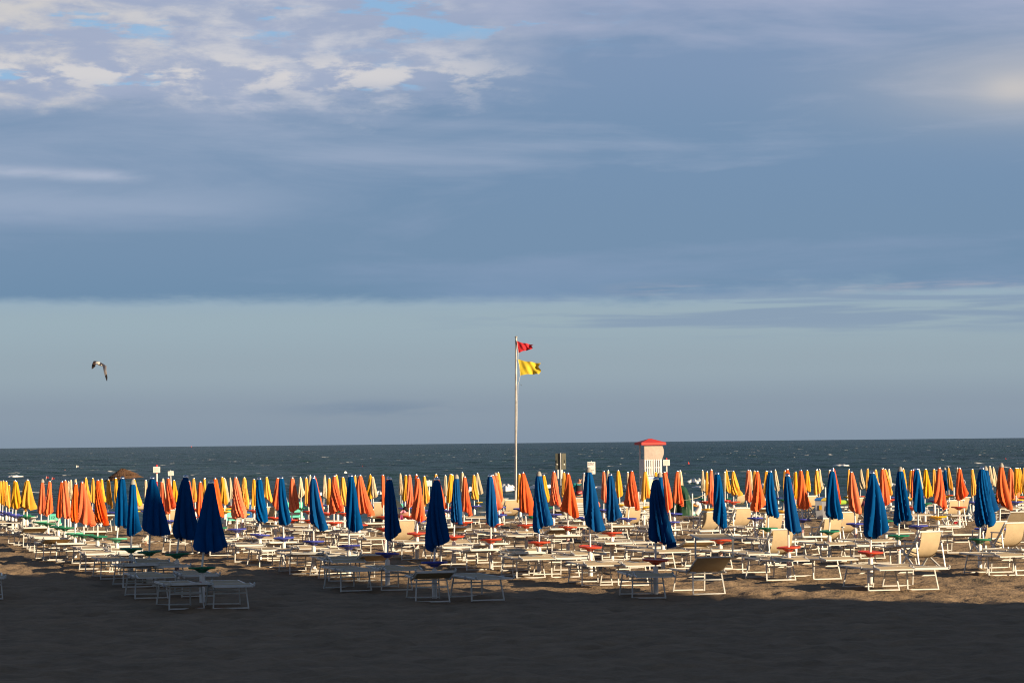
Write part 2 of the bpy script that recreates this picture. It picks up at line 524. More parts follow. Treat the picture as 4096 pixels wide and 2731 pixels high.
# ------------------------------------------------------------------ parasols
# per parasol: colour, top x, top y, canopy bottom y, canopy left x, right x, pole x at tray, tray y, tray colour (None: hidden)
# coordinates are read from 400 pixel wide crops of the photo enlarged 3.92 times (x0 = left edge of the crop)
CROPS = {
 0: [
  ('yellow', 12, 240, 615, -40, 30, 5, 715, 'b'), ('yellow', 53, 232, 622, 15, 80, 40, 725, 'b'), ('yellow', 95, 240, 645, 70, 160, 98, 742, 'b'),
  ('yellow', 140, 300, 640, 125, 166, 142, 745, None), ('yellow', 232, 230, 662, 165, 262, 195, 765, 'b'), ('yellow', 252, 240, 675, 215, 345, 247, 785, 'b'),
  ('yellow', 412, 240, 680, 315, 430, 370, 778, 'g'), ('yellow', 432, 215, 680, 310, 552, 423, 802, 'g'),
  ('coral', 665, 245, 755, 590, 727, 642, 887, 'gl'), ('coral', 779, 238, 770, 718, 840, 750, 912, 'g'),
  ('orange', 973, 245, 810, 885, 1012, 912, 960, 'g'), ('coral', 1022, 222, 820, 968, 1120, 1018, 978, 'g'),
  ('orange', 1187, 275, 890, 1103, 1238, 1175, 1068, 'gl'), ('orange', 1288, 245, 925, 1232, 1482, 1315, 1088, 'g'), ('orange', 1535, 218, 915, 1485, 1705, 1530, 1112, 'g'),
  ('cream', 1075, 245, 545, 1050, 1105, 1070, 680, None), ('cream', 1110, 220, 550, 1085, 1145, 1100, 690, None), ('cream', 1183, 215, 560, 1160, 1238, 1190, 690, None),
  ('yellow', 1345, 185, 560, 1315, 1425, 1340, 690, None), ('yellow', 1458, 195, 582, 1410, 1502, 1452, 690, 'b'),
 ],
 400: [
  ('yellow', 28, 200, 582, -5, 97, 10, 720, None), ('yellow', 132, 215, 628, 98, 208, 118, 738, 'b'), ('yellow', 245, 190, 615, 222, 303, 245, 738, 'b'),
  ('blue', 355, 195, 955, 230, 452, 265, 1150, 'gl'), ('blue', 515, 268, 1080, 420, 632, 487, 1308, 'g'), ('blue', 822, 195, 1082, 668, 1097, 772, 1355, 'g'),
  ('blue', 1345, 172, 1142, 1140, 1542, 1207, 1392, 'g'), ('yellow', 530, 205, 632, 490, 656, 520, 760, None), ('cream', 718, 222, 532, 690, 764, 700, 655, None),
  ('coral', 965, 245, 730, 908, 1052, 1020, 868, 'b'), ('cream', 987, 200, 545, 955, 1042, 980, 660, None), ('orange', 1067, 190, 710, 1035, 1207, 1090, 868, 'b'),
  ('yellow', 1157, 225, 582, 1122, 1247, 1180, 700, None), ('yellow', 1300, 205, 570, 1255, 1330, 1280, 700, None), ('yellow', 1465, 198, 592, 1418, 1525, 1497, 700, None),
  ('orange', 1390, 230, 742, 1340, 1482, 1400, 885, None),
 ],
 800: [
  ('orange', 5, 245, 830, -65, 60, -25, 990, 'b'), ('yellow', 68, 195, 560, 38, 118, 70, 690, None), ('blue', 178, 262, 1332, -60, 442, 31, 1605, 'g'),
  ('orange', 238, 192, 782, 200, 388, 280, 925, None), ('yellow', 345, 172, 605, 325, 447, 388, 722, 'y'), ('cream', 382, 195, 570, 335, 457, 400, 700, None),
  ('cream', 470, 190, 522, 448, 522, 487, 627, 'r'), ('coral', 558, 175, 825, 513, 748, 580, 1002, 'b'), ('yellow', 697, 180, 642, 638, 772, 660, 770, 'y'),
  ('yellow', 843, 205, 640, 803, 895, 850, 770, None), ('blue', 930, 205, 895, 893, 1062, 937, 1090, 'b'), ('yellow', 1043, 175, 552, 1012, 1142, 1055, 680, None),
  ('orange', 1218, 185, 677, 1133, 1255, 1180, 822, 'r'), ('blue', 1275, 192, 930, 1240, 1442, 1312, 1137, 'b'), ('coral', 1450, 182, 712, 1403, 1570, 1440, 857, 'r'),
 ],
 1200: [
  ('cream', 5, 185, 500, -40, 77, 20, 620, None), ('yellow', 92, 182, 602, 70, 150, 140, 725, 'r'), ('cream', 157, 150, 470, 130, 182, 150, 600, None),
  ('orange', 222, 158, 697, 135, 390, 145, 860, 'r'), ('blue', 207, 190, 985, 162, 422, 213, 1192, 'b'), ('cream', 388, 152, 505, 340, 427, 372, 602, 'b'),
  ('yellow', 457, 188, 622, 410, 492, 436, 748, 'r'), ('orange', 538, 155, 732, 473, 707, 530, 897, 'r'), ('yellow', 565, 138, 580, 545, 635, 590, 700, None),
  ('yellow', 670, 172, 630, 638, 758, 693, 752, 'r'), ('blue', 798, 160, 1027, 738, 967, 765, 1262, 'b'), ('yellow', 860, 152, 560, 838, 900, 870, 690, None),
  ('coral', 945, 145, 767, 893, 1142, 922, 932, 'r'), ('yellow', 1100, 138, 522, 1040, 1208, 1125, 590, 'b'), ('cream', 1140, 172, 500, 1118, 1227, 1150, 632, 'b'),
  ('coral', 1298, 138, 632, 1278, 1338, 1310, 802, 'r'), ('orange', 1380, 172, 802, 1320, 1432, 1335, 990, 'r'), ('blue', 1400, 205, 1135, 1328, 1590, 1370, 1382, 'b'),
 ],
 1600: [
  ('cream', 5, 122, 467, -20, 52, 12, 562, 'b'), ('yellow', 90, 142, 557, 43, 117, 78, 672, 'b'), ('coral', 148, 138, 652, 103, 217, 142, 802, 'r'),
  ('orange', 258, 135, 690, 240, 330, 262, 840, None), ('orange', 278, 182, 872, 203, 418, 265, 1064, 'r'), ('yellow', 380, 158, 597, 358, 482, 382, 712, 'b'),
  ('yellow', 562, 128, 540, 523, 700, 560, 660, None), ('orange', 580, 172, 682, 535, 738, 600, 850, None), ('blue', 578, 212, 1270, 438, 772, 538, 1522, 'b'),
  ('cream', 712, 152, 475, 688, 748, 715, 600, None), ('yellow', 795, 128, 582, 726, 812, 752, 707, 'b'), ('yellow', 825, 140, 572, 795, 852, 800, 700, None),
  ('blue', 885, 180, 907, 788, 987, 845, 1117, 'r'), ('cream', 975, 102, 432, 942, 1075, 985, 560, None), ('orange', 1013, 168, 747, 955, 1128, 1002, 897, 'r'),
  ('yellow', 1157, 138, 537, 1125, 1240, 1165, 642, 'b'), ('cream', 1212, 112, 457, 1180, 1312, 1228, 552, 'y'), ('blue', 1412, 160, 947, 1362, 1552, 1425, 1162, 'r'),
 ],
 2000: [
  ('coral', -116, 138, 722, -165, 48, -86, 920, 'r'), ('coral', -71, 142, 605, -120, 52, -14, 777, 'b'), ('yellow', -33, 103, 535, -65, 47, -20, 660, None),
  ('yellow', 303, 122, 552, 260, 332, 318, 682, 'b'), ('orange', 360, 103, 752, 308, 525, 410, 937, 'r'), ('yellow', 597, 98, 560, 570, 622, 600, 690, None),
  ('blue', 610, 135, 987, 528, 808, 612, 1207, 'r'), ('yellow', 683, 142, 582, 663, 793, 740, 700, None), ('coral', 842, 86, 632, 803, 958, 840, 772, 'b'),
  ('yellow', 1003, 98, 482, 963, 1032, 990, 610, 'y'), ('orange', 1068, 112, 787, 992, 1258, 1063, 967, 'r'), ('striped', 1313, 112, 500, 1296, 1350, 1302, 620, None),
  ('blue', 1390, 75, 1017, 1333, 1642, 1415, 1277, 'r'), ('coral', 1425, 100, 640, 1395, 1562, 1310, 822, 'b'),
 ],
 2400: [
  ('coral', 57, 85, 567, 13, 120, 57, 697, 'b'), ('cream', 125, 72, 420, 103, 155, 120, 560, None), ('blue', 160, 145, 862, 103, 342, 185, 1057, 'r'),
  ('yellow', 282, 72, 497, 228, 363, 310, 615, 'y'), ('cream', 435, 98, 412, 416, 462, 430, 550, None), ('orange', 500, 78, 662, 408, 637, 440, 837, 'b'),
  ('yellow', 710, 82, 532, 653, 803, 688, 652, 'y'), ('yellow', 875, 92, 500, 850, 905, 870, 630, None), ('cream', 903, 112, 480, 880, 925, 900, 600, None),
  ('blue', 878, 205, 1227, 767, 1167, 870, 1482, 'r'), ('blue', 937, 152, 980, 885, 1065, 985, 1160, 'r'), ('orange', 1007, 92, 727, 972, 1155, 1110, 888, 'b'),
  ('coral', 1217, 82, 607, 1143, 1328, 1165, 757, 'b'), ('cream', 1253, 73, 380, 1235, 1312, 1310, 540, None),
 ],
 2800: [
  ('cream', 40, 70, 410, 8, 92, 40, 507, 'g'), ('yellow', 108, 90, 470, 83, 133, 85, 572, 'r'), ('coral', 178, 58, 617, 123, 228, 140, 687, 'y'),
  ('blue', 270, 122, 952, 212, 437, 318, 1170, 'r'), ('cream', 388, 92, 405, 374, 408, 392, 520, None), ('yellow', 412, 65, 417, 383, 488, 432, 514, 'g'),
  ('yellow', 522, 80, 472, 488, 650, 527, 577, 'r'), ('coral', 757, 62, 567, 703, 832, 735, 700, 'y'), ('cream', 790, 78, 400, 760, 837, 795, 560, None),
  ('yellow', 853, 78, 470, 830, 880, 850, 600, None), ('orange', 900, 82, 682, 815, 1042, 875, 827, 'b'), ('yellow', 1040, 78, 482, 988, 1065, 1018, 622, 'b'),
  ('blue', 1100, 92, 802, 1038, 1252, 1065, 987, 'g'), ('cream', 1178, 63, 397, 1158, 1252, 1225, 490, 'b'), ('yellow', 1330, 73, 422, 1298, 1350, 1320, 545, 'g'),
  ('orange', 1372, 56, 547, 1315, 1505, 1310, 720, 'y'), ('blue', 1373, 152, 1042, 1332, 1570, 1390, 1287, 'r'), ('yellow', 1498, 90, 532, 1468, 1535, 1500, 650, None),
  ('cream', 1475, 110, 440, 1460, 1500, 1480, 560, None),
 ],
 3200: [
  ('orange', 10, 67, 682, -38, 178, 38, 852, 'b'), ('yellow', 110, 70, 407, 73, 172, 130, 530, None), ('yellow', 263, 58, 447, 218, 332, 257, 557, 'g'),
  ('cream', 310, 62, 387, 290, 378, 300, 480, 'y'), ('cream', 462, 68, 370, 437, 480, 455, 510, None), ('orange', 517, 38, 600, 470, 660, 560, 740, None),
  ('blue', 508, 75, 832, 412, 683, 460, 1032, 'g'), ('yellow', 765, 58, 452, 737, 795, 742, 492, 'y'), ('coral', 805, 88, 742, 773, 974, 868, 917, 'b'),
  ('cream', 957, 58, 367, 928, 1028, 945, 462, 'r'), ('yellow', 1060, 45, 412, 1025, 1095, 1040, 530, None), ('blue', 1135, 110, 1092, 1028, 1418, 1105, 1362, 'r'),
  ('yellow', 1185, 58, 430, 1160, 1255, 1200, 550, None), ('orange', 1293, 38, 622, 1242, 1424, 1340, 780, None), ('yellow', 1330, 53, 462, 1300, 1460, 1420, 540, 'r'),
  ('cream', 1390, 53, 352, 1370, 1447, 1400, 480, None),
 ],
 3600: [
  ('blue', 5, 62, 887, -102, 198, -22, 1102, 'g'), ('yellow', 50, 48, 417, 30, 118, 60, 540, None), ('yellow', 172, 68, 422, 128, 200, 150, 522, 'y'),
  ('orange', 205, 60, 522, 158, 240, 200, 662, 'r'), ('blue', 257, 55, 737, 233, 413, 285, 952, 'b'), ('cream', 295, 58, 372, 280, 368, 330, 500, None),
  ('yellow', 403, 48, 497, 370, 508, 388, 602, 'g'), ('yellow', 530, 48, 450, 508, 575, 540, 557, 'b'), ('orange', 617, 28, 642, 537, 743, 597, 807, 'y'),
  ('blue', 702, 55, 407, 678, 757, 735, 520, None), ('yellow', 757, 28, 377, 740, 838, 768, 467, 'r'), ('cream', 900, 36, 330, 878, 930, 900, 480, None),
  ('orange', 935, 33, 517, 876, 1077, 922, 657, 'r'), ('yellow', 1133, 53, 472, 1112, 1218, 1143, 577, 'b'), ('blue', 1287, 42, 947, 1173, 1482, 1247, 1162, 'g'),
  ('blue', 1340, 50, 770, 1290, 1538, 1325, 1000, 'b'), ('cream', 1403, 6, 337, 1386, 1492, 1440, 470, None), ('cream', 1462, 25, 332, 1438, 1547, 1452, 417, 'b'),
 ],
}
# the last strip was read from a 300 pixel crop (factor 5.227)
CROP_K = [
  ('coral', 1095, 0, 872, 1013, 1340, 1050, 1115, None), ('coral', 1270, 48, 697, 1198, 1485, 1440, 722, 'y'), ('yellow', 1395, 42, 590, 1368, 1490, 1400, 768, 'b'),
  ('yellow', 1437, 45, 585, 1420, 1530, 1470, 672, 'r'), ('yellow', 1477, 48, 560, 1460, 1600, 1530, 612, 'g'), ('yellow', 1560, 40, 570, 1540, 1620, 1580, 720, None),
]
UMB = []
for x0, rows in CROPS.items():
    for (c, tx, ty, by, xl, xr, px, ry, tc) in rows:
        k = 3.92
        UMB.append((c, x0 + tx / k, 1860 + ty / k, 1860 + by / k, x0 + xl / k, x0 + xr / k, x0 + px / k, 1860 + ry / k, tc))
for (c, tx, ty, by, xl, xr, px, ry, tc) in CROP_K:
    k = 5.227
    UMB.append((c, 3796 + tx / k, 1860 + ty / k, 1860 + by / k, 3796 + xl / k, 3796 + xr / k, 3796 + px / k, 1860 + ry / k, tc))

TRAY_H = 0.626

def bleach(m, smin=0.92):
    nt = m.node_tree
    b = nt.nodes['Principled BSDF']
    src = b.inputs['Base Color'].links[0].from_socket
    oi = nt.nodes.new('ShaderNodeObjectInfo')
    mr = nt.nodes.new('ShaderNodeMapRange')
    mr.inputs['To Min'].default_value = 0.82
    mr.inputs['To Max'].default_value = 1.08
    nt.links.new(oi.outputs['Random'], mr.inputs['Value'])
    hs = nt.nodes.new('ShaderNodeHueSaturation')
    nt.links.new(mr.outputs[0], hs.inputs['Value'])
    m2 = nt.nodes.new('ShaderNodeMapRange')
    m2.inputs['To Min'].default_value = smin
    m2.inputs['To Max'].default_value = 1.02
    mul = nt.nodes.new('ShaderNodeMath')
    mul.operation = 'MULTIPLY'
    mul.inputs[1].default_value = 7.31
    fr = nt.nodes.new('ShaderNodeMath')
    fr.operation = 'FRACT'
    nt.links.new(oi.outputs['Random'], mul.inputs[0])
    nt.links.new(mul.outputs[0], fr.inputs[0])
    nt.links.new(fr.outputs[0], m2.inputs['Value'])
    nt.links.new(m2.outputs[0], hs.inputs['Saturation'])
    nt.links.new(src, hs.inputs['Color'])
    nt.links.new(hs.outputs['Color'], b.inputs['Base Color'])
for _c in ('blue', 'orange', 'coral', 'yellow', 'cream'):
    bleach(CLOTH[_c], 0.985 if _c == 'blue' else 0.93)

def stripe_mat():
    m = mat('navy and white stripes', (0.5, 0.5, 0.55), 0.8)
    nt = m.node_tree
    b = nt.nodes['Principled BSDF']
    w = nt.nodes.new('ShaderNodeTexWave')
    w.inputs['Scale'].default_value = 9
    w.bands_direction = 'X'
    tc = nt.nodes.new('ShaderNodeTexCoord')
    nt.links.new(tc.outputs['Object'], w.inputs['Vector'])
    cr = nt.nodes.new('ShaderNodeValToRGB')
    cr.color_ramp.interpolation = 'CONSTANT'
    cr.color_ramp.elements[0].color = (0.02, 0.025, 0.07, 1)
    cr.color_ramp.elements[1].position = 0.5
    cr.color_ramp.elements[1].color = (0.62, 0.60, 0.55, 1)
    nt.links.new(w.outputs['Fac'], cr.inputs['Fac'])
    nt.links.new(cr.outputs['Color'], b.inputs['Base Color'])
    return m
CLOTH['striped'] = stripe_mat()

def canopy_mesh(P0, axis, L, rt, xl, xr, seed, n, m, material):
    """closed canopy hanging in folds; P0 top point, axis pointing down, xl/xr side extents at the hem (about the axis)"""
    rd = random.Random(seed)
    ribs = 8
    ph = rd.random() * 6.28
    tw = rd.uniform(-1.0, 1.0) if rd.random() < 0.75 else rd.choice((-1, 1)) * rd.uniform(1.0, 1.5)
    amp_r = [rd.uniform(0.75, 1.25) for _ in range(ribs)]
    off = [rd.uniform(-0.25, 0.25) for _ in range(ribs)]
    bend = rd.uniform(1.1, 2.0)
    sx = Vector((1, 0, 0))
    sx = (sx - axis * sx.dot(axis)).normalized()
    sy = axis.cross(sx).normalized()
    w = (xr - xl) / 2
    cx = (xr + xl) / 2
    bulge = rd.uniform(-0.08, 0.12)
    flap_a = rd.choice((0.0, 0.0, PI, -0.6)) + rd.uniform(-0.5, 0.5)
    flap_k = rd.choice((0.0, 0.0, 0.18, 0.30, 0.40))
    hem_t = rd.uniform(-0.10, 0.10)
    rings = []
    for i in range(m + 1):
        t = i / m
        s = t * L
        tt = t ** 0.88
        rx = rt + (w * 1.10 - rt) * tt + bulge * w * math.sin(PI * t)
        ry = rt + (min(w, 0.24) * 0.95 - rt) * tt
        c = P0 + axis * s + sx * (cx * t ** bend)
        if i == 0:
            rx = ry = rt * 0.8
        q = []
        for j in range(n):
            a = 2 * PI * j / n
            f = (a + 0.33 * math.sin(a + ph) + 0.16 * math.sin(2 * a + 2.1 * ph)) * ribs / (2 * PI) + (tw * t + 0.25 * math.sin(3.1 * t + ph) + ph)
            k = int(math.floor(f)) % ribs
            fr = f - math.floor(f)
            # cloth between two ribs folds into a pleat that lies over to one side
            u = abs(2 * fr - 1 + off[k] * math.sin(PI * fr))
            g = 1 - (0.16 + 0.62 * t ** 0.8) * amp_r[k] * (1 - min(u, 1.0) ** 0.8) * (0.9 if t > 0.05 else 0.3)
            g *= 1 + 0.06 * t * math.sin(3 * a + ph * 2)
            da = math.atan2(math.sin(a - flap_a), math.cos(a - flap_a))
            g *= 1 + flap_k * t * t * math.exp(-(da / 0.45) ** 2)
            p = c + sx * rx * g * math.cos(a) + sy * ry * g * math.sin(a)
            p += axis * (hem_t * t ** 3 * math.cos(a))
            if i >= m - 1:
                hem = 0.05 * (1 - u) * amp_r[k] - 0.06 * (0.5 + 0.5 * math.sin(2 * a + ph)) * amp_r[k]
                p += axis * hem * (1.0 if i == m else 0.6)
                if i == m:
                    p -= (p - c) * 0.10
            q.append(p)
        rings.append(q)
    mb = MB()
    mb.loft(rings, cap=False)
    nv = len(mb.v)
    mb.f.append(tuple(reversed(range(n))))
    mb.mi.append(0)
    return mb.mesh('canopy', material, smooth=True)

def tray_mesh(tc):
    mb = MB()
    mb.lathe([(0.046, -0.088), (0.058, -0.084), (0.085, -0.060), (0.118, -0.040), (0.135, -0.031), (0.21, -0.024), (0.234, -0.017), (0.241, -0.008), (0.241, 0.010), (0.231, 0.016), (0.218, 0.008), (0.10, 0.0), (0.03, 0.004)], 28)
    return mb.mesh('tray', TRAY[tc], smooth=True)
TRAYS = {k: tray_mesh(k) for k in TRAY}

def stand_mesh():
    mb = MB()
    mb.lathe([(0.046, -0.15), (0.046, 0.49), (0.043, 0.505), (0.026, 0.51)], 16)
    return mb.mesh('stand', POST, smooth=True)
STAND = stand_mesh()

def sticker_mesh():
    mb = MB()
    r = 0.0485
    def pt(u, v, rr):
        a = -PI / 2 + u / r
        return Vector((rr * math.cos(a), rr * math.sin(a), v))
    n = 20
    for (ra, rb, mi, rr) in ((0.034, 0.045, 0, r), (0.0, 0.034, 1, r)):
        for j in range(n):
            a0, a1 = 2 * PI * j / n, 2 * PI * (j + 1) / n
            qs = [pt(ra * math.cos(a0), 1.1 * ra * math.sin(a0), rr), pt(rb * math.cos(a0), 1.1 * rb * math.sin(a0), rr),
                  pt(rb * math.cos(a1), 1.1 * rb * math.sin(a1), rr), pt(ra * math.cos(a1), 1.1 * ra * math.sin(a1), rr)]
            mb.add(qs, [(0, 1, 2, 3)], mi)
    for (ua, va, ub, vb) in ((-.012, -.02, -.004, .02), (.006, -.02, .013, .02), (-.004, -.004, .006, .004)):
        mb.add([pt(ua, va, r + .001), pt(ub, va, r + .001), pt(ub, vb, r + .001), pt(ua, vb, r + .001)], [(0, 1, 2, 3)], 2)
    return mb.mesh('number_sticker', [RED, SIGNW, RED])
STICK = sticker_mesh()

def finial_mesh(kind):
    mb = MB()
    if kind == 'dome':
        mb.lathe([(0.052, 0), (0.054, 0.012), (0.045, 0.035), (0.026, 0.05), (0.012, 0.056), (0.004, 0.058)], 16)
        return mb.mesh('finial', SILVER, smooth=True)
    if kind == 'cone':
        mb.lathe([(0.060, -0.02), (0.058, 0.008), (0.044, 0.045), (0.032, 0.07), (0.02, 0.078), (0.006, 0.08)], 16)
        return mb.mesh('finial', GREYC, smooth=True)
    mb.lathe([(0.03, -0.01), (0.03, 0.006), (0.022, 0.02), (0.014, 0.032), (0.003, 0.036)], 12)
    return mb.mesh('finial', SILVER, smooth=True)
FIN = {k: finial_mesh(k) for k in ('dome', 'cone', 'ball')}

SIZE = {'blue': 1.14, 'orange': 0.98, 'coral': 0.98, 'yellow': 0.92, 'cream': 0.86, 'striped': 0.9}
CONE_AT = {(822 + 0), (1345 + 0), 512}
PARASOLS = []

def build_parasol(i, u):
    c, tx, ty, by, xl, xr, px, ry, tc = u
    P = at(px, ry, TRAY_H)
    hidden = tc is None
    if hidden:
        hor = 1792.5 - 0.01025 * px
        D = F * SIZE[c] / max(by - ty, 10)
        D = min(max(D, 50), 104)
        d = ray(px, by + 0.22 * (by - ty))
        X = d.x * D
        P = Vector((X, D, gz(X, D) + TRAY_H))
        tc = random.Random(i).choice('bgry')
    D = P.y
    T = at_d(tx, ty, D)
    base = Vector((P.x, P.y, gz(P.x, P.y)))
    e = thing('beach_parasol', base)
    top = T - base
    tray_p = Vector((0, 0, TRAY_H))
    axis = (tray_p - top).normalized()
    tot = (tray_p - top).length
    Bp = at_d(tx + (px - tx) * min(1, (by - ty) / max(ry - ty, 1)), by, D)
    L = (Bp - T).length
    L = min(L, tot - 0.06)
    s = D / F
    axx = tx + (px - tx) * min(1, (by - ty) / max(ry - ty, 1))
    big = c == 'blue'
    rt = 0.062 if big else 0.048
    m = canopy_mesh(top + axis * 0.03, axis, L - 0.03, rt, (xl - axx) * s, (xr - axx) * s, i * 17 + 3, 72 if D < 62 else 56, 16 if D < 62 else 11, CLOTH[c])
    link('canopy', m, e)
    mb = MB()
    mb.tube([tray_p - Vector((0, 0, 0.12)), tray_p, top], 0.019, 10)
    link('pole', mb.mesh('pole', POLE, smooth=True), e)
    st = link('stand', STAND, e)
    if D < 80:
        a = random.Random(i + 99).uniform(-0.5, 0.5)
        link('number_sticker', STICK, st, (0, 0, random.Random(i).uniform(0.30, 0.36)), (0, 0, a))
    link('tray', TRAYS[tc], e, tray_p, (R(random.Random(i + 5).uniform(-3, 3)), R(random.Random(i + 6).uniform(-3, 3)), 0))
    fk = 'cone' if (big and i % 3 == 0) or (c == 'coral' and i % 4 == 0) else ('dome' if big else 'ball')
    q = (-axis).to_track_quat('Z', 'Y')
    f = link('finial', FIN[fk], e, top + axis * 0.025)
    f.rotation_mode = 'QUATERNION'
    f.rotation_quaternion = q
    PARASOLS.append(dict(o=e, c=c, tc=None if hidden else tc, x=tx, D=D, p=base, px=px))

for i, u in enumerate(UMB):
    build_parasol(i, u)

# ------------------------------------------------------------------ sun loungers
def lounger_meshes(back, hood, sag=0.02, pale=False):
    """local y runs from the head end (0) to the foot end (1.9), x across; returns {part: mesh list}"""
    W2 = 0.285
    Z = 0.40
    HY = 0.66                                     # hinge of the backrest
    out = []
    ca, sa = math.cos(R(back)), math.sin(R(back))
    def bk(y, z=0.0):                             # point on the backrest, y measured back from the hinge
        return Vector((0, HY - y * ca - z * sa, Z + y * sa + z * ca))
    fr = MB()
    for s in (-1, 1):
        fr.bar((s * W2, 0.30, Z), (s * W2, 1.90, Z), 0.024, 0.028)
    fr.bar((-W2, 1.89, Z), (W2, 1.89, Z), 0.03, 0.026)
    fr.bar((-W2, 0.72, Z - 0.03), (W2, 0.72, Z - 0.03), 0.024, 0.024)
    out.append(('frame', fr.mesh('frame', WHITE)))
    def sheet(f, n=12, m=6):
        g = MB()
        vs, fs = [], []
        for k in (0, 1):
            for i in range(n + 1):
                for j in range(m + 1):
                    p = f(i / n, j / m)
                    vs.append(p + Vector((0, 0, -0.012 * k)))
        def ix(k, i, j):
            return k * (n + 1) * (m + 1) + i * (m + 1) + j
        for i in range(n):
            for j in range(m):
                fs.append((ix(0, i, j), ix(0, i, j + 1), ix(0, i + 1, j + 1), ix(0, i + 1, j)))
                fs.append((ix(1, i, j), ix(1, i + 1, j), ix(1, i + 1, j + 1), ix(1, i, j + 1)))
        for i in range(n):
            for j in (0, m):
                fs.append((ix(0, i, j), ix(0, i + 1, j), ix(1, i + 1, j), ix(1, i, j)))
        for j in range(m):
            for i in (0, n):
                fs.append((ix(0, i, j), ix(1, i, j), ix(1, i, j + 1), ix(0, i, j + 1)))
        return g.add(vs, fs)
    SL = SLINGP if pale else SLING
    seat = sheet(lambda a, b: Vector(((b * 2 - 1) * (W2 - 0.005), 0.70 + 1.18 * a, Z + 0.014 - sag * (math.sin(PI * a) + math.sin(PI * b)) * 0.5)))
    out.append(('sling', seat.mesh('sling', SL, smooth=True)))
    bf = MB()
    for s in (-1, 1):
        bf.bar(bk(-0.10) + Vector((s * (W2 + 0.03), 0, 0)), bk(0.68) + Vector((s * (W2 + 0.03), 0, 0)), 0.022, 0.026)
    bf.bar(bk(0.67) + Vector((-W2 - 0.03, 0, 0)), bk(0.67) + Vector((W2 + 0.03, 0, 0)), 0.03, 0.024)
    b = ('backrest', bf.mesh('backrest', WHITE))
    bs = sheet(lambda a, c: bk(0.01 + 0.65 * a, 0.012 - sag * math.sin(PI * a)) + Vector(((c * 2 - 1) * (W2 + 0.02), 0, 0)))
    out.append(b + ([('backrest_sling', bs.mesh('backrest_sling', SL, smooth=True))],))
    for (yt, yb, nm) in ((0.52, 0.40, 'leg_frame'), (1.52, 1.66, 'leg_frame')):
        lg = MB()
        for s in (-1, 1):
            lg.bar((s * (W2 - 0.022), yt, Z + 0.0), (s * (W2 + 0.012), yb, 0.0), 0.022, 0.024, up=(0, 1, 0))
        lg.bar((-W2 - 0.012, yb, 0.018), (W2 + 0.012, yb, 0.016), 0.024, 0.022)
        ym = yt + (yb - yt) * 0.34
        lg.bar((-W2, ym, Z * 0.66), (W2, ym, Z * 0.66), 0.022, 0.024)
        out.append((nm, lg.mesh(nm, WHITE)))
    hb = MB()
    hf = None
    if hood == 'folded':
        q0, q1 = 0.70, 0.16
        for s in (-1, 1):
            hb.bar(bk(q0, 0.018) + Vector((s * (W2 + 0.055), 0, 0)), bk(q1, 0.018) + Vector((s * (W2 + 0.055), 0, 0)), 0.018, 0.018)
        for q in (q0 - 0.03, q1):
            hb.bar(bk(q, 0.020) + Vector((-W2 - 0.05, 0, 0)), bk(q, 0.020) + Vector((W2 + 0.05, 0, 0)), 0.018, 0.018)
        hf = sheet(lambda a, c: bk(q1 + (q0 - q1 - 0.03) * a, 0.028 - 0.006 * math.sin(PI * a)) + Vector(((c * 2 - 1) * (W2 + 0.03), 0, 0)), 6, 4)
    elif hood == 'flap':                          # shade tipped down over the head end
        for s in (-1, 1):
            hb.bar(bk(0.62, 0.03) + Vector((s * (W2 + 0.055), 0, 0)), bk(0.93, -0.02) + Vector((s * (W2 + 0.05), 0, 0)), 0.022, 0.03)
        for q, z in ((0.64, 0.03), (0.92, -0.02)):
            hb.bar(bk(q, z) + Vector((-W2 - 0.05, 0, 0)), bk(q, z) + Vector((W2 + 0.05, 0, 0)), 0.020, 0.020)
        hf = sheet(lambda a, c: bk(0.64 + 0.28 * a, 0.040 - 0.048 * a) + Vector(((c * 2 - 1) * (W2 + 0.03), 0, 0)), 4, 4)
    elif hood == 'up':
        T0 = bk(0.64)
        for s in (-1, 1):
            hb.bar(T0 + Vector((s * (W2 + 0.06), 0, 0)), T0 + Vector((s * (W2 + 0.06), -0.02, 0.36)), 0.026, 0.026, up=(0, 1, 0))
            hb.bar(T0 + Vector((s * (W2 + 0.04), 0.36, 0.40)), T0 + Vector((s * (W2 + 0.04), -0.20, 0.345)), 0.024, 0.026)
        for y, z in ((0.36, 0.40), (-0.20, 0.345)):
            hb.bar(T0 + Vector((-W2 - 0.05, y, z)), T0 + Vector((W2 + 0.05, y, z)), 0.028, 0.028)
        hf = sheet(lambda a, c: T0 + Vector(((c * 2 - 1) * (W2 + 0.03), -0.19 + 0.54 * a, 0.355 + 0.05 * a - 0.03 * math.sin(PI * c) * math.sin(PI * a))), 6, 6)
    if hf is not None:
        out.append(('sunshade', hb.mesh('sunshade', WHITE), [('shade_cloth', hf.mesh('shade_cloth', SL, smooth=True))]))
    for s in (-1, 1):
        hg = MB()
        hg.box(bk(0.66, 0.03) + Vector((s * (W2 + 0.062), 0, 0)), (0.030, 0.045, 0.075), Matrix.Rotation(R(25), 3, 'X'), 0, 0.008)
        out.append(('hinge', hg.mesh('hinge', GREY if (s > 0 and hood == 'flap') else WHITE, smooth=True)))
        hg = MB()
        hg.box(bk(0.05, 0.0) + Vector((s * (W2 + 0.062), 0, 0)), (0.030, 0.05, 0.07), Matrix.Rotation(R(-20), 3, 'X'), 0, 0.008)
        out.append(('pivot', hg.mesh('pivot', GREY, smooth=True)))
    return out

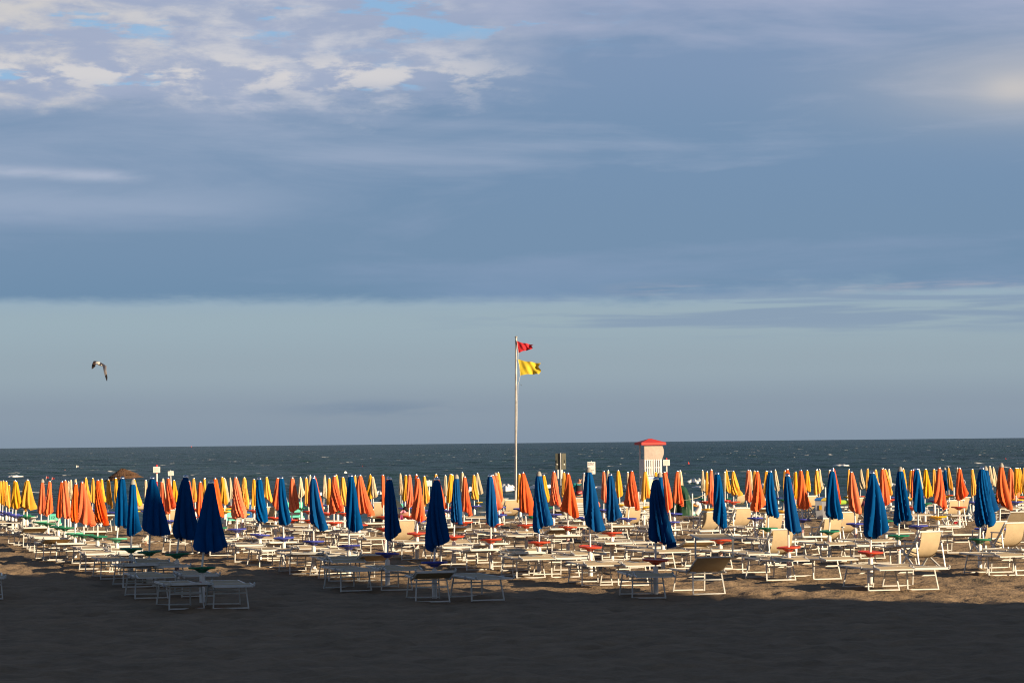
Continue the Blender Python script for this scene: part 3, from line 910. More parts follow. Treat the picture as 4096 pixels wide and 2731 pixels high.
VARIANTS = {
    'flat': lounger_meshes(0, 'folded'), 'low': lounger_meshes(4, 'folded', 0.03), 'flap': lounger_meshes(2, 'flap', 0.02),
    'plain': lounger_meshes(0, None, 0.025, True), 'tilt': lounger_meshes(12, 'folded', 0.03), 'shade': lounger_meshes(25, 'up', 0.03),
    'up': lounger_meshes(38, None, 0.03, True),
}
LOUNGERS = []

def lounger(px=None, py=None, var='flat', rz=0.0, pos=None):
    if pos is None:
        g = at(px, py, 0.01)
        pos = Vector((g.x, g.y, 0))
    a = AX + rz
    fw = Vector((-math.sin(a), math.cos(a), 0))
    o = pos - fw * 0.40
    e = thing('sun_lounger', (o.x, o.y, gz(o.x, o.y) + 0.012), a)
    # the beach falls away towards the sea: tip the bed with it
    z1 = gz(o.x + fw.x * 1.9, o.y + fw.y * 1.9) - gz(o.x, o.y)
    e.rotation_euler = (math.atan2(z1, 1.9), 0, a)
    for it in VARIANTS[var]:
        p = link(it[0], it[1], e)
        if len(it) > 2:
            for s in it[2]:
                link(s[0], s[1], p)
    LOUNGERS.append(dict(o=e, p=o + fw * 0.95, var=var, f=o))
    return e

NEAR = [  # photo pixel of the middle of the near leg bar, kind, extra turn in degrees
    (747, 2438, 'low', 2), (924, 2436, 'flat', -3), (606, 2394, 'flap', 1), (793, 2387, 'flat', -2), (553, 2349, 'low', 2), (680, 2345, 'flat', 0),
    (460, 2316, 'flat', 1), (600, 2326, 'flap', -2), (396, 2287, 'flat', 0), (529, 2298, 'low', 2), (373, 2262, 'plain', 3), (500, 2275, 'flat', -1),
    (1731, 2409, 'tilt', -6), (1952, 2403, 'plain', 3), (1425, 2365, 'flat', 3), (1588, 2362, 'flap', -1), (1374, 2325, 'flap', -2), (1495, 2324, 'tilt', 0),
    (1214, 2296, 'low', 0), (1352, 2295, 'flat', 2), (1090, 2271, 'flat', 3), (1240, 2262, 'flap', -2), (990, 2248, 'flat', -1), (1120, 2243, 'low', 2),
    (2596, 2394, 'flap', -8), (2837, 2378, 'shade', -3), (2389, 2342, 'flap', -5), (2534, 2343, 'flap', -2), (2124, 2313, 'flap', -1), (2263, 2310, 'flat', 1),
    (1920, 2280, 'low', 2), (2068, 2276, 'flap', -2), (1816, 2258, 'flat', -3), (1960, 2252, 'low', 1), (1656, 2238, 'flat', 0), (1795, 2232, 'flap', 2),
    (3536, 2363, 'flap', -2), (3693, 2360, 'flat', -3), (3125, 2322, 'flap', -2), (3310, 2318, 'flap', 3), (3025, 2291, 'plain', -1), (2878, 2276, 'flat', 2),
    (2458, 2240, 'flat', -2), (2556, 2236, 'plain', 1), (2623, 2262, 'flat', 2), (2780, 2262, 'tilt', -2),
    (4012, 2303, 'flap', -3), (4118, 2302, 'flat', 1), (3615, 2264, 'low', -5), (3838, 2212, 'low', -4), (3455, 2253, 'flat', 0), (3335, 2248, 'flap', -3),
    (3180, 2232, 'flat', 2), (4075, 2170, 'up', -4), (-56, 2398, 'flat', -4),
]
for x, y, v, r in NEAR:
    lounger(x, y, v, R(r))

# deck chairs with a raised sling: photo pixel of the middle of the top bar
def deck_chair_meshes():
    W2 = 0.27
    out = []
    bf = MB()
    for s in (-1, 1):
        bf.bar((s * W2, 0.0, 0.80), (s * (W2 - 0.01), 0.78, 0.03), 0.025, 0.045, up=(0, 1, 0))
    bf.bar((-W2 - 0.02, 0.0, 0.80), (W2 + 0.02, 0.0, 0.80), 0.035, 0.03)
    bf.bar((-W2 + 0.01, 0.78, 0.02), (W2 - 0.01, 0.78, 0.02), 0.026, 0.028)
    out.append(('back_frame', bf.mesh('back_frame', WHITE)))
    lf = MB()
    for s in (-1, 1):
        lf.bar((s * (W2 - 0.035), 0.80, 0.42), (s * (W2 + 0.05), 0.12, 0.015), 0.025, 0.04, up=(0, 1, 0))
        lf.bar((s * (W2 + 0.04), 0.10, 0.56), (s * (W2 + 0.05), -0.02, 0.015), 0.024, 0.03, up=(0, 1, 0))
    lf.bar((-W2 + 0.03, 0.80, 0.42), (W2 - 0.03, 0.80, 0.42), 0.028, 0.028)
    lf.bar((-W2 - 0.05, 0.12, 0.02), (W2 + 0.05, 0.12, 0.02), 0.026, 0.028)
    out.append(('leg_frame', lf.mesh('leg_frame', WHITE)))
    for s in (-1, 1):
        am = MB()
        am.box((s * (W2 + 0.045), 0.30, 0.575), (0.045, 0.52, 0.025), None, 0, 0.006)
        am.bar((s * (W2 + 0.045), 0.52, 0.565), (s * (W2 + 0.02), 0.62, 0.28), 0.022, 0.025, up=(0, 1, 0))
        out.append(('armrest', am.mesh('armrest', WHITE)))
    cy = np.poly1d(np.polyfit(np.linspace(0, 1, 8), [0, 0.025, 0.075, 0.16, 0.30, 0.48, 0.66, 0.80], 6))
    cz = np.poly1d(np.polyfit(np.linspace(0, 1, 8), [0.80, 0.655, 0.51, 0.37, 0.27, 0.245, 0.30, 0.42], 6))
    SLT = np.linspace(0, 1, 33)
    SLY, SLZ = cy(SLT), cz(SLT)
    sl = MB()
    n, mm = 20, 6
    vs, fs = [], []
    for k in (0, 1):
        for i in range(n + 1):
            t = i / n
            # hangs from the top bar to the front bar in a deep curve
            y = float(np.interp(t, SLT, SLY))
            z = float(np.interp(t, SLT, SLZ))
            for j in range(mm + 1):
                vs.append(Vector(((j / mm * 2 - 1) * (W2 - 0.035), y + 0.008 * k, z - 0.008 * k)))
    def ix(k, i, j):
        return k * (n + 1) * (mm + 1) + i * (mm + 1) + j
    for i in range(n):
        for j in range(mm):
            fs.append((ix(0, i, j), ix(0, i, j + 1), ix(0, i + 1, j + 1), ix(0, i + 1, j)))
            fs.append((ix(1, i, j), ix(1, i + 1, j), ix(1, i + 1, j + 1), ix(1, i, j + 1)))
        for j in (0, mm):
            fs.append((ix(0, i, j), ix(0, i + 1, j), ix(1, i + 1, j), ix(1, i, j)))
    sl.add(vs, fs)
    out.append(('sling', sl.mesh('sling', SLING, smooth=True)))
    return out
DECK = deck_chair_meshes()
CHAIRS = []

def deck_chair(px, py, rz=0.0):
    g = at(px, py, 0.80)
    a = AX - 0.4 * rz
    e = thing('deck_chair', (g.x, g.y, gz(g.x, g.y) + 0.012), a)
    for nm, me in DECK:
        link(nm, me, e)
    CHAIRS.append(dict(o=e, p=Vector((g.x, g.y, 0)), x=px))
    return e

for x, y, r in ((3725, 2127, -20), (3985, 2087, -14), (4062, 2092, -10), (3133, 2118, -6), (3333, 2074, -14), (3402, 2049, -14), (3098, 2058, -10),
                (2976, 2033, -14), (3826, 2002, -10), (2846, 2048, -6), (2534, 2030, -8), (2052, 2000, -3), (2014, 1981, -14), (1003, 2006, 2), (1078, 2028, -12),
                (1622, 2082, 0), (1524, 2010, -4), (2966, 1973, -10), (1030, 1992, 2), (565, 2000, 2), (3440, 1992, -12), (3242, 1984, -20), (2303, 1994, 0), (2332, 1994, 2),
                (690, 2040, -6), (3850, 1990, 0)):
    deck_chair(x, y, R(r))

# the beds that belong to the parasols farther back: one on each side of the stand
def near_something(p, rad):
    for d in LOUNGERS + CHAIRS:
        if (d['p'] - p).length < rad:
            return True
    return False

rr = random.Random(5)
for u in sorted(PARASOLS, key=lambda d: d['D']):
    if u['D'] < 53 or u['D'] > 97 or u['tc'] is None:
        continue
    for s in (-1, 1):
        rzj = R(rr.uniform(-5, 5))
        if u['D'] > 72 and rr.random() < 0.38:
            continue
        pos = u['p'] - NRM * rr.uniform(0.9, 1.3) + ALG * s * rr.uniform(0.42, 0.62)
        mid = pos + NRM * 0.55
        v = rr.choice(['flat', 'flap', 'flap', 'low', 'plain', 'plain', 'tilt'])
        if near_something(Vector((mid.x, mid.y, 0)), 1.0):
            continue
        if len(LOUNGERS) < 290:
            lounger(pos=Vector((pos.x, pos.y, 0)), var=v, rz=rzj)

def ordinal(n):
    w = ['first', 'second', 'third', 'fourth', 'fifth', 'sixth', 'seventh', 'eighth', 'ninth', 'tenth', 'eleventh', 'twelfth', 'thirteenth', 'fourteenth',
         'fifteenth', 'sixteenth', 'seventeenth', 'eighteenth', 'nineteenth', 'twentieth']
    if n < 20:
        return w[n]
    t = ['', '', 'twenty', 'thirty', 'forty', 'fifty', 'sixty', 'seventy', 'eighty', 'ninety']
    n += 1
    if n == 30:
        return 'thirtieth'
    if n == 40:
        return 'fortieth'
    if n % 10 == 0:
        return t[n // 10][:-1] + 'ieth'
    return t[n // 10] + '-' + w[n % 10 - 1]


# ------------------------------------------------------------------ things along the water's edge
def pix(x, y, D):
    return at_d(x, y, D)

def sheet_mesh(name, f, n, m, material, th=0.006, nrm=Vector((0, 1, 0))):
    mb = MB()
    vs, fs = [], []
    for k in (0, 1):
        for i in range(n + 1):
            for j in range(m + 1):
                vs.append(f(i / n, j / m) + nrm * th * k)
    def ix(k, i, j):
        return k * (n + 1) * (m + 1) + i * (m + 1) + j
    for i in range(n):
        for j in range(m):
            fs.append((ix(0, i, j), ix(0, i + 1, j), ix(0, i + 1, j + 1), ix(0, i, j + 1)))
            fs.append((ix(1, i, j), ix(1, i, j + 1), ix(1, i + 1, j + 1), ix(1, i + 1, j)))
    for i in range(n):
        for j in (0, m):
            fs.append((ix(0, i, j), ix(0, i + 1, j), ix(1, i + 1, j), ix(1, i, j)))
    for j in range(m):
        for i in (0, n):
            fs.append((ix(0, i, j), ix(1, i, j), ix(1, i, j + 1), ix(0, i, j + 1)))
    mb.add(vs, fs)
    return mb.mesh(name, material, smooth=True)

# flagpole and flags
D = 100.0
T = pix(2064.5, 1351, D)
G = Vector((pix(2061, 1990, D).x, D, gz(pix(2061, 1990, D).x, D)))
e = thing('flagpole', G, 0, 'tall thin metal flagpole flying a red and a yellow flag', 'flagpole')
mb = MB()
mb.tube([Vector((0, 0, -0.1)), T - G], 0.050, 12, r2=0.040)
link('pole', mb.mesh('pole', mat('weathered steel', (0.42, 0.41, 0.39), 0.4, 0.25, 5), smooth=True), e)
mb = MB()
mb.lathe([(0.02, 0), (0.055, 0.01), (0.055, 0.05), (0.02, 0.07)], 10, T - G)
link('cap', mb.mesh('cap', GREYC, smooth=True), e)
mb = MB()
hp = [pix(2066.5, 1361, D), pix(2070, 1385, D), pix(2073.5, 1412, D), pix(2071.5, 1437, D), pix(2078, 1465, D), pix(2080.5, 1503, D), pix(2072, 1540, D), pix(2066, 1800, D), pix(2064, 1960, D)]
mb.tube([p - G + Vector((0, -0.06, 0)) for p in hp], 0.007, 6)
link('halyard', mb.mesh('halyard', mat('white rope', (0.7, 0.68, 0.62), 0.8)), e)

def flag(name, c, material, label, seed, tip):
    a, b, cc, d = [pix(x, y, D) + Vector((0, -0.06, 0)) for x, y in c]      # hoist top, hoist bottom, fly top, fly bottom
    rd = random.Random(seed)
    ph = rd.random() * 6
    def f(u, v):
        top = a.lerp(cc, u)
        bot = b.lerp(d, u)
        p = top.lerp(bot, v)
        s = u ** 0.8
        w = 0.065 * s * math.sin(7.5 * u + 2.2 * v + ph) + 0.035 * s * math.sin(17 * u - 5 * v + ph)
        p = p + Vector((0, w, 0))
        p.z += 0.03 * math.sin(PI * u) * (1 - 2 * v) * -1 + 0.018 * s * math.sin(11 * u + 3 * v + ph)
        if u > 0.85:
            p.x += tip * 0.03 * math.sin(9 * v + ph) * (u - 0.85) / 0.15
        return p - a
    o = link(name, sheet_mesh(name, f, 34, 16, material, 0.004), None, a)
    tag(o, label, 'flag')
    return o
flag('red_flag', ((2065.5, 1363), (2074.5, 1411.5), (2131, 1377), (2126.5, 1399)), mat('red flag cloth', (0.50, 0.02, 0.03), 0.8, 0.1, trans=0.2), 'small red flag at the top of the flagpole', 3, 1)
flag('yellow_flag', ((2072.5, 1437), (2080.5, 1501.5), (2158, 1451), (2160, 1497)), mat('yellow flag cloth', (0.64, 0.47, 0.035), 0.8, 0.1, trans=0.2), 'bigger yellow flag below the red one on the flagpole', 8, 1.6)

# lifeguard tower
def tower():
    D = 104.0
    B = pix(2603, 1952, D)
    B = Vector((B.x, D, gz(B.x, D)))
    e = thing('lifeguard_tower', B, AX, 'white slatted lifeguard tower with a red hipped roof', 'lifeguard tower')
    def Z(y):
        return (CAM_Z - (y - 1765.5) * D / F) - B.z
    w, dp = 0.38, 0.32
    wood = mat('white tower boards', (0.66, 0.62, 0.58), 0.55, 0.06, 4)
    zr = Z(1778.5)
    mb = MB()
    rw, rd_ = 0.53, 0.46
    zt = Z(1769)
    za = Z(1753.5)
    vs = [(-rw, -rd_, zr), (rw, -rd_, zr), (rw, rd_, zr), (-rw, rd_, zr), (-rw, -rd_, zt), (rw, -rd_, zt), (rw, rd_, zt), (-rw, rd_, zt), (-0.06, 0, za), (0.06, 0, za)]
    mb.add([Vector(v) for v in vs], [(3, 2, 1, 0), (0, 1, 5, 4), (1, 2, 6, 5), (2, 3, 7, 6), (3, 0, 4, 7), (4, 5, 9, 8), (6, 7, 8, 9), (5, 6, 9), (7, 4, 8)])
    link('roof', mb.mesh('roof', mat('red roof paint', (0.50, 0.04, 0.032), 0.5, 0.08, 4)), e)
    for sx in (-1, 1):
        for sy in (-1, 1):
            mb = MB()
            mb.box((sx * (w - 0.025), sy * (dp - 0.025), zr / 2), (0.05, 0.05, zr - 0.002))
            link('post', mb.mesh('post', wood), e)
    zs, zm, zl = Z(1836), Z(1901), Z(1953)
    scr = mat('beige wind screen netting', (0.52, 0.43, 0.37), 0.9, 0.1, 9, trans=0.25)
    def f(u, v):
        bul = 0.085 * max(0, (u - 0.72) / 0.28) ** 1.5 * math.sin(PI * min(1, v * 1.05)) ** 0.8
        return Vector((-w + 0.01 + (2 * w + 0.0) * u + bul, -dp - 0.012 - 0.02 * math.sin(PI * u) * math.sin(PI * v), zr - 0.01 - (zr - zs - 0.01) * v))
    link('wind_screen', sheet_mesh('wind_screen', f, 20, 10, scr, 0.006), e)
    mb = MB()
    n = 8
    for k in range(n):
        x = -w + 0.045 + (2 * w - 0.09) * k / (n - 1)
        mb.box((x, -dp - 0.006, (zs + zm) / 2), (0.055, 0.018, zs - zm))
    for z in (zs - 0.02, (zs + zm) / 2, zm + 0.02):
        mb.box((0, -dp + 0.014, z), (2 * w - 0.06, 0.02, 0.045))
    link('slat_panel', mb.mesh('slat_panel', wood), e)
    mb = MB()
    for k in range(4):
        zz = zm - 0.02 - (zm - zl) * (k + 0.5) / 4
        mb.box((0, -dp - 0.004, zz), (2 * w - 0.02, 0.016, (zm - zl) / 4 - 0.006))
    fb = link('board_panel', mb.mesh('board_panel', wood), e)
    mb = MB()
    zc = zm - 0.045
    mb.box((0.02, -dp - 0.017, zc - 0.05), (0.42, 0.008, 0.10), mi=0)
    for q in range(3):
        mb.box((0.02, -dp - 0.023, zc - 0.02 - 0.03 * q), (0.36, 0.004, 0.012), mi=1)
    mb.box((0.02, -dp - 0.017, zc - 0.24), (0.42, 0.008, 0.24), mi=2)
    link('poster', mb.mesh('poster', [mat('pale blue poster', (0.55, 0.62, 0.72), 0.6), mat('blue poster ink', (0.12, 0.22, 0.5), 0.6), mat('pale green poster', (0.62, 0.70, 0.45), 0.6, 0.2, 6)]), fb)
    mb = MB()
    for sx in (-1, 1):
        mb.box((sx * (w + 0.008), 0, (zs + 0.02 + Z(1905)) / 2), (0.016, 2 * dp - 0.06, zs - Z(1905)))
    link('side_panel', mb.mesh('side_panel', wood), e)
    mb = MB()
    mb.box((0, 0, Z(1908)), (2 * w - 0.11, 2 * dp - 0.11, 0.05))
    link('platform', mb.mesh('platform', wood), e)
    mb = MB()
    for sx in (-1, 1):
        mb.bar((sx * (w + 0.03), -dp + 0.1, 0.0), (sx * (w + 0.03), dp - 0.1, Z(1910)), 0.03, 0.05)
        mb.bar((sx * (w + 0.06), dp - 0.1, 0.0), (sx * (w + 0.06), -dp + 0.1, Z(1910)), 0.03, 0.05)
    link('brace', mb.mesh('brace', wood), e)
    mb = MB()
    mb.tube([Vector((w, -dp, Z(1892))), Vector((w + 0.20, -dp, Z(1891)))], 0.012, 6)
    mb.tube([Vector((w, dp, Z(1892))), Vector((w + 0.20, dp, Z(1891)))], 0.012, 6)
    link('rail', mb.mesh('rail', wood), e)
tower()

# notice boards on posts
def post_sign(D, x0, x1, y0, y1, px_top, px_bot, bands, label, tilt=0.0, lines=5, knob=True, name='notice_board', r=0.03):
    c = pix((x0 + x1) / 2, (y0 + y1) / 2, D)
    gx = pix(px_bot, y1, D).x
    B = Vector((gx, D, gz(gx, D)))
    e = thing(name, B, 0, label, 'sign')
    w, h = (x1 - x0) * D / F, (y1 - y0) * D / F
    lc = c - B
    M = Matrix.Rotation(tilt, 3, 'Y')
    mb = MB()
    mb.box(lc, (w, 0.014, h), M, 0, 0.006)
    bd = link('board', mb.mesh('board', SIGNW), e)
    if lines:
        mb = MB()
        rd = random.Random(int(x0))
        for k in range(lines):
            zz = h * (0.32 - 0.64 * k / max(lines - 1, 1))
            ww = w * rd.uniform(0.55, 0.78)
            mb.box(lc + M @ Vector((0, -0.009, zz)), (ww, 0.003, h * 0.055), M)
        link('lettering', mb.mesh('lettering', PINKL), bd)
    top = pix(px_top, y0 - 3, D) - B
    zs = [top.z] + [CAM_Z - (b[0] - (1792.5 - 0.01025 * px_bot)) * D / F - B.z for b in bands[:-1]] + [-0.05]
    off = Vector((0, 0.04, 0))
    for k in range(len(zs) - 1):
        t0 = 1 - zs[k] / max(top.z, 0.01)
        t1 = 1 - zs[k + 1] / max(top.z, 0.01)
        a = Vector((top.x * (1 - t0), 0, zs[k]))
        b = Vector((top.x * (1 - t1), 0, zs[k + 1]))
        mb = MB()
        mb.tube([b + off, a + off], r, 10)
        link('post', mb.mesh('post', RED if bands[k][1] == 'r' else POST, smooth=True), e)
    if knob:
        mb = MB()
        mb.lathe([(0.01, -0.02), (r * 1.15, -0.015), (r * 1.15, 0.02), (r * 0.6, 0.04), (0.004, 0.045)], 10, top + off)
        link('knob', mb.mesh('knob', RED, smooth=True), e)
    return e, B, lc
post_sign(88, 612.4, 640.2, 1866, 1890, 626, 628, [(1893, 'r'), (1925, 'w'), (1956, 'r'), (0, 'w')], 'white notice board on a red and white striped post, left of the blue parasols')
post_sign(92, 671.6, 694.5, 1883.6, 1902, 681, 690, [(0, 'w')], 'small tilted white notice board on a thin leaning pale post', R(-4), 4, False, r=0.02)
post_sign(98, 2652, 2679, 1838, 1861.6, 2665.5, 2667, [(1863, 'r'), (1887, 'w'), (1914, 'r'), (0, 'w')], 'white notice board on a red and white post right of the lifeguard tower', 0, 5, True, r=0.032)
post_sign(92, 1704.6, 1727.6, 1921, 1944, 1716, 1716, [(0, 'w')], 'low blank white board behind the yellow and dark blue parasols', 0, 0, False, r=0.02)
e, B, lc = post_sign(100, 2349.5, 2381, 1846.5, 1895.5, 2365, 2366, [(0, 'w')], 'tall white swimming school sign with dark lettering near the man', 0, 0, False, 'swimming_school_sign', r=0.02)
def text(body, size, loc, parent, m, name='lettering'):
    cu = bpy.data.curves.new(name, 'FONT')
    cu.body = body
    cu.size = size
    cu.align_x = 'LEFT'
    cu.extrude = 0.002
    o = bpy.data.objects.new(name, cu)
    COL.objects.link(o)
    dg = bpy.context.evaluated_depsgraph_get()
    me = bpy.data.meshes.new_from_object(o.evaluated_get(dg))
    bpy.data.objects.remove(o)
    me.materials.clear()
    me.materials.append(m)
    return link(name, me, parent, loc, (PI / 2, 0, 0))
text('SCUOLA', 0.062, lc + Vector((-0.135, -0.011, 0.165)), e, INK)
text('NUOTO', 0.062, lc + Vector((-0.135, -0.011, 0.110)), e, INK)
mb = MB()
def wave_band(u, v):
    return lc + Vector((-0.135 + 0.16 * u, -0.010, 0.05 + 0.03 * math.sin(PI * u) * (1 - v) + 0.018 * v - 0.02))
link('wave_emblem', sheet_mesh('wave_emblem', wave_band, 10, 2, mat('blue emblem', (0.10, 0.28, 0.62), 0.5), 0.002), e)
mb = MB()
mb.box(lc + Vector((0, -0.010, 0.012)), (0.29, 0.003, 0.006))
link('rule', mb.mesh('rule', INK), e)
text('MERE', 0.05, lc + Vector((0.0, -0.011, -0.09)), e, mat('grey lettering', (0.38, 0.36, 0.40), 0.6))

# two grey boards seen from behind on one mast
def double_board():
    D = 99.0
    gx = pix(2243.5, 1990, D).x
    B = Vector((gx, D, gz(gx, D)))
    e = thing('information_board', B, 0, 'pair of dark grey boards seen from behind on a metal mast', 'sign')
    top = pix(2243.5, 1811, D) - B
    mb = MB()
    mb.tube([Vector((0, 0.0, -0.05)), Vector((0, 0, top.z))], 0.022, 10)
    link('mast', mb.mesh('mast', mat('grey mast', (0.45, 0.44, 0.42), 0.35, 0.15), smooth=True), e)
    bm_ = mat('dark grey board back', (0.10, 0.10, 0.075), 0.7, 0.12, 5)
    for x0, x1, a in ((2221.5, 2240, -0.10), (2245.5, 2264, 0.10)):
        c = pix((x0 + x1) / 2, 1844.5, D) - B
        w, h = (x1 - x0) * D / F, 64 * D / F
        mb = MB()
        M = Matrix.Rotation(a * 2, 3, 'Z')
        mb.box(c + Vector((0, 0.05, 0)), (w, 0.02, h), M, 0, 0.004)
        b = link('panel', mb.mesh('panel', bm_), e)
        mb = MB()
        sx = -1 if x0 < 2240 else 1
        mb.box(c + Vector((sx * w * 0.12, 0.032, -h * 0.19)), (0.045, 0.012, 0.045), M, 0)
        link('label', mb.mesh('label', SIGNW), b)
        mb = MB()
        mb.box(c + Vector((sx * w * 0.2, 0.032, 0.0)), (0.014, 0.012, 0.11), M, 0)
        link('bracket', mb.mesh('bracket', DARK), b)
    for x0, x1 in ((2230, 2237), (2245, 2252)):
        c = pix((x0 + x1) / 2, 1896, D) - B
        mb = MB()
        mb.box(c + Vector((0, 0.03, 0)), ((x1 - x0) * D / F, 0.02, 36 * D / F), None, 0, 0.004)
        link('strip', mb.mesh('strip', SIGNW), e)
double_board()

# thatched sunshade
def thatch():
    D = 105.0
    A = pix(489, 1876, D)
    B = Vector((A.x + 0.02, D, gz(A.x, D)))
    e = thing('thatched_sunshade', B, 0, 'brown thatched straw sunshade at the water edge', 'sunshade')
    rd = random.Random(4)
    apex = A - B
    mb = MB()
    n = 72
    base = []
    for layer, (ra, rb, za, zb) in enumerate(((0.0, 0.80, 0.0, -0.42), (0.02, 0.62, 0.015, -0.27), (0.02, 0.36, 0.03, -0.14))):
        rings = []
        for i in range(7):
            t = i / 6
            q = []
            for j in range(n):
                a = 2 * PI * j / n
                rag = 1 + (0.09 * rd.uniform(-1, 1) if i == 6 else 0.02 * rd.uniform(-1, 1))
                r = (ra + (rb - ra) * t) * rag
                z = za + (zb - za) * t ** 1.12 + 0.012 * rd.uniform(-1, 1)
                z += -0.12 * r * -math.cos(a) * 0.9          # tilted a little
                q.append(apex + Vector((r * math.cos(a) * (1.05 if math.cos(a) > 0 else 0.92), r * math.sin(a), z)))
            rings.append(q)
        mb.loft(rings, cap=False)
    straw = mat('weathered straw', (0.105, 0.055, 0.028), 0.95, 0.4, 30, bump=0.9, bscale=90)
    link('thatch', mb.mesh('thatch', straw), e)
    mb = MB()
    mb.tube([Vector((0, 0, -0.1)), apex + Vector((0, 0, -0.05))], 0.045, 10)
    link('post', mb.mesh('post', mat('brown wood', (0.14, 0.08, 0.045), 0.8, 0.2)), e)
thatch()

# pedal boats drawn up at the water
TURQ = mat('turquoise hull', (0.13, 0.60, 0.44), 0.45, 0.06, 3)
HULLW = mat('white hull', (0.74, 0.70, 0.62), 0.45, 0.06, 3)
BOATB = mat('blue hull', (0.03, 0.13, 0.36), 0.45, 0.1, 3)
def pedal_boat(x, y, D, rz, colm, number, label, sc=1.0):
    p = pix(x, y, D)
    B = Vector((p.x, D, gz(p.x, D)))
    e = thing('pedal_boat', B, rz, label, 'pedal boat', 'pedal boats drawn up at the water')
    def hull(cx):
        rings = []
        for i in range(11):
            t = i / 10
            yy = -1.0 + 2.0 * t
            w = 0.16 * (1 - max(0, (t - 0.75) / 0.25) ** 2 * 0.85)
            z0 = 0.02 + 0.22 * max(0, (t - 0.7) / 0.3) ** 2
            z1 = 0.34 + 0.06 * t
            q = [Vector((cx + a * w, yy, z)) for a, z in ((-1, z1), (-0.9, z0 + 0.1), (-0.4, z0), (0.4, z0), (0.9, z0 + 0.1), (1, z1))]
            rings.append([v * sc for v in q])
        mb = MB()
        mb.loft(rings)
        return mb
    for sx in (-1, 1):
        link('hull', hull(sx * 0.34).mesh('hull', HULLW, smooth=True), e)
    mb = MB()
    mb.box(Vector((0, 0.05, 0.40)) * sc, (1.02 * sc, 1.75 * sc, 0.06 * sc), None, 0, 0.02 * sc)
    link('deck', mb.mesh('deck', colm), e)
    # seat unit with a tall back the slide climbs over
    mb = MB()
    prof = [(-0.55, 0.43), (-0.62, 1.20), (-0.55, 1.24), (-0.44, 0.72), (-0.05, 0.66), (0.0, 0.43)]
    mb.loft([[Vector((s * 0.46, a, b)) * sc for a, b in prof] for s in (-1, 1)])
    b = link('seat_back', mb.mesh('seat_back', colm), e)
    mb = MB()
    mb.loft([[Vector((s * 0.30, a, b)) * sc for a, b in [(-0.60, 0.50), (-0.625, 0.66), (-0.64, 0.66), (-0.62, 0.50)]] for s in (-1, 1)])
    link('locker_hatch', mb.mesh('locker_hatch', DARK), b)
    if number:
        o = text(number, 0.34 * sc, Vector((-0.16 * len(number), -0.632, 0.83)) * sc, b, INK, 'number')
    mb = MB()
    for sx in (-1, 1):
        mb.tube([Vector((sx * 0.4, -0.55, 1.2)) * sc, Vector((sx * 0.42, -0.2, 1.55)) * sc, Vector((sx * 0.42, 0.3, 0.45)) * sc], 0.012 * sc, 6)
    link('handrail', mb.mesh('handrail', POLE), e)
    return e
pedal_boat(1585, 1990, 107, 0.05, TURQ, '9', 'turquoise pedal boat with the number 9 on its back', 0.62)
pedal_boat(1172, 1990, 109, 0.25, TURQ, None, 'turquoise pedal boat with a slide behind the faded orange parasol', 0.75)
pedal_boat(222, 2010, 106, 0.1, TURQ, '12', 'turquoise pedal boat with the number 12 near the left edge', 0.48)
pedal_boat(978, 1990, 109, 0.0, BOATB, None, 'dark blue pedal boat behind the first yellow parasols', 0.7)
pedal_boat(1511, 1990, 109, -0.7, TURQ, None, 'turquoise and white pedal boat turned sideways beside a dark cover', 0.42)
pedal_boat(920, 2000, 107, 0.4, TURQ, None, 'low turquoise pedal boat below a cream parasol', 0.5)

# covered heaps and small boats
def mound(name, x, y, D, w, h, dpt, material, label, cat, seed, crease=0.18, kind=None):
    p = pix(x, y, D)
    B = Vector((p.x, D, gz(p.x, D)))
    rd = np.random.default_rng(seed)
    n, m = 40, 14
    rings = []
    k1, k2, k3 = rd.uniform(0, 6, 3)
    for i in range(m + 1):
        t = i / m
        ph = t * PI / 2
        q = []
        for j in range(n):
            a = 2 * PI * j / n
            r = math.cos(ph) ** 0.75
            f = 1 + crease * (0.6 * math.sin(3 * a + k1 + 2 * t) + 0.4 * math.sin(7 * a + k2 - 3 * t) + 0.35 * math.sin(13 * a + k3 + 5 * t)) * math.sin(PI * min(1, t + 0.2))
            q.append(Vector((w / 2 * r * f * math.cos(a), dpt / 2 * r * f * math.sin(a), -0.03 + h * math.sin(ph) * (1 + 0.12 * math.sin(2 * a + k2) * (1 - t)))))
        rings.append(q)
    mb = MB()
    mb.loft(rings)
    o = link(name, mb.mesh(name, material, smooth=True), None, B)
    tag(o, label, cat)
    return o
s100 = 100 / F
mound('covered_boat', 2722, 2000, 104, 0.98, 1.32, 1.3, mat('dark green tarpaulin', (0.012, 0.045, 0.022), 0.5, 0.35, 5, bump=0.5, bscale=12), 'boat under a crumpled dark green tarpaulin', 'covered boat', 5, 0.22)
mound('covered_dinghy', 1553, 2010, 101, 1.25, 0.98, 1.2, mat('dark grey cover', (0.022, 0.026, 0.022), 0.5, 0.3, 5), 'dinghy under a dark grey cover behind the dark blue parasol', 'covered boat', 9, 0.10)
mound('plastic_bag', 3874, 2080, 86, 0.40, 0.44, 0.4, mat('blue grey plastic sheet', (0.06, 0.085, 0.11), 0.25, 0.45, 10, spec=0.6, bump=0.8, bscale=22), 'bulging blue grey plastic bag on the sand behind a deck chair', 'bag', 2, 0.25)
mound('red_cloth', 3832, 2092, 82, 0.42, 0.10, 0.3, mat('red cloth', (0.45, 0.02, 0.03), 0.8), 'crumpled red cloth on the sand under a deck chair', 'cloth', 7, 0.4)
mound('orange_cloth', 2572, 2114, 79, 0.26, 0.05, 0.3, CLOTH['orange'], 'flat orange cloth on the sand by a blue tray', 'cloth', 12, 0.3)
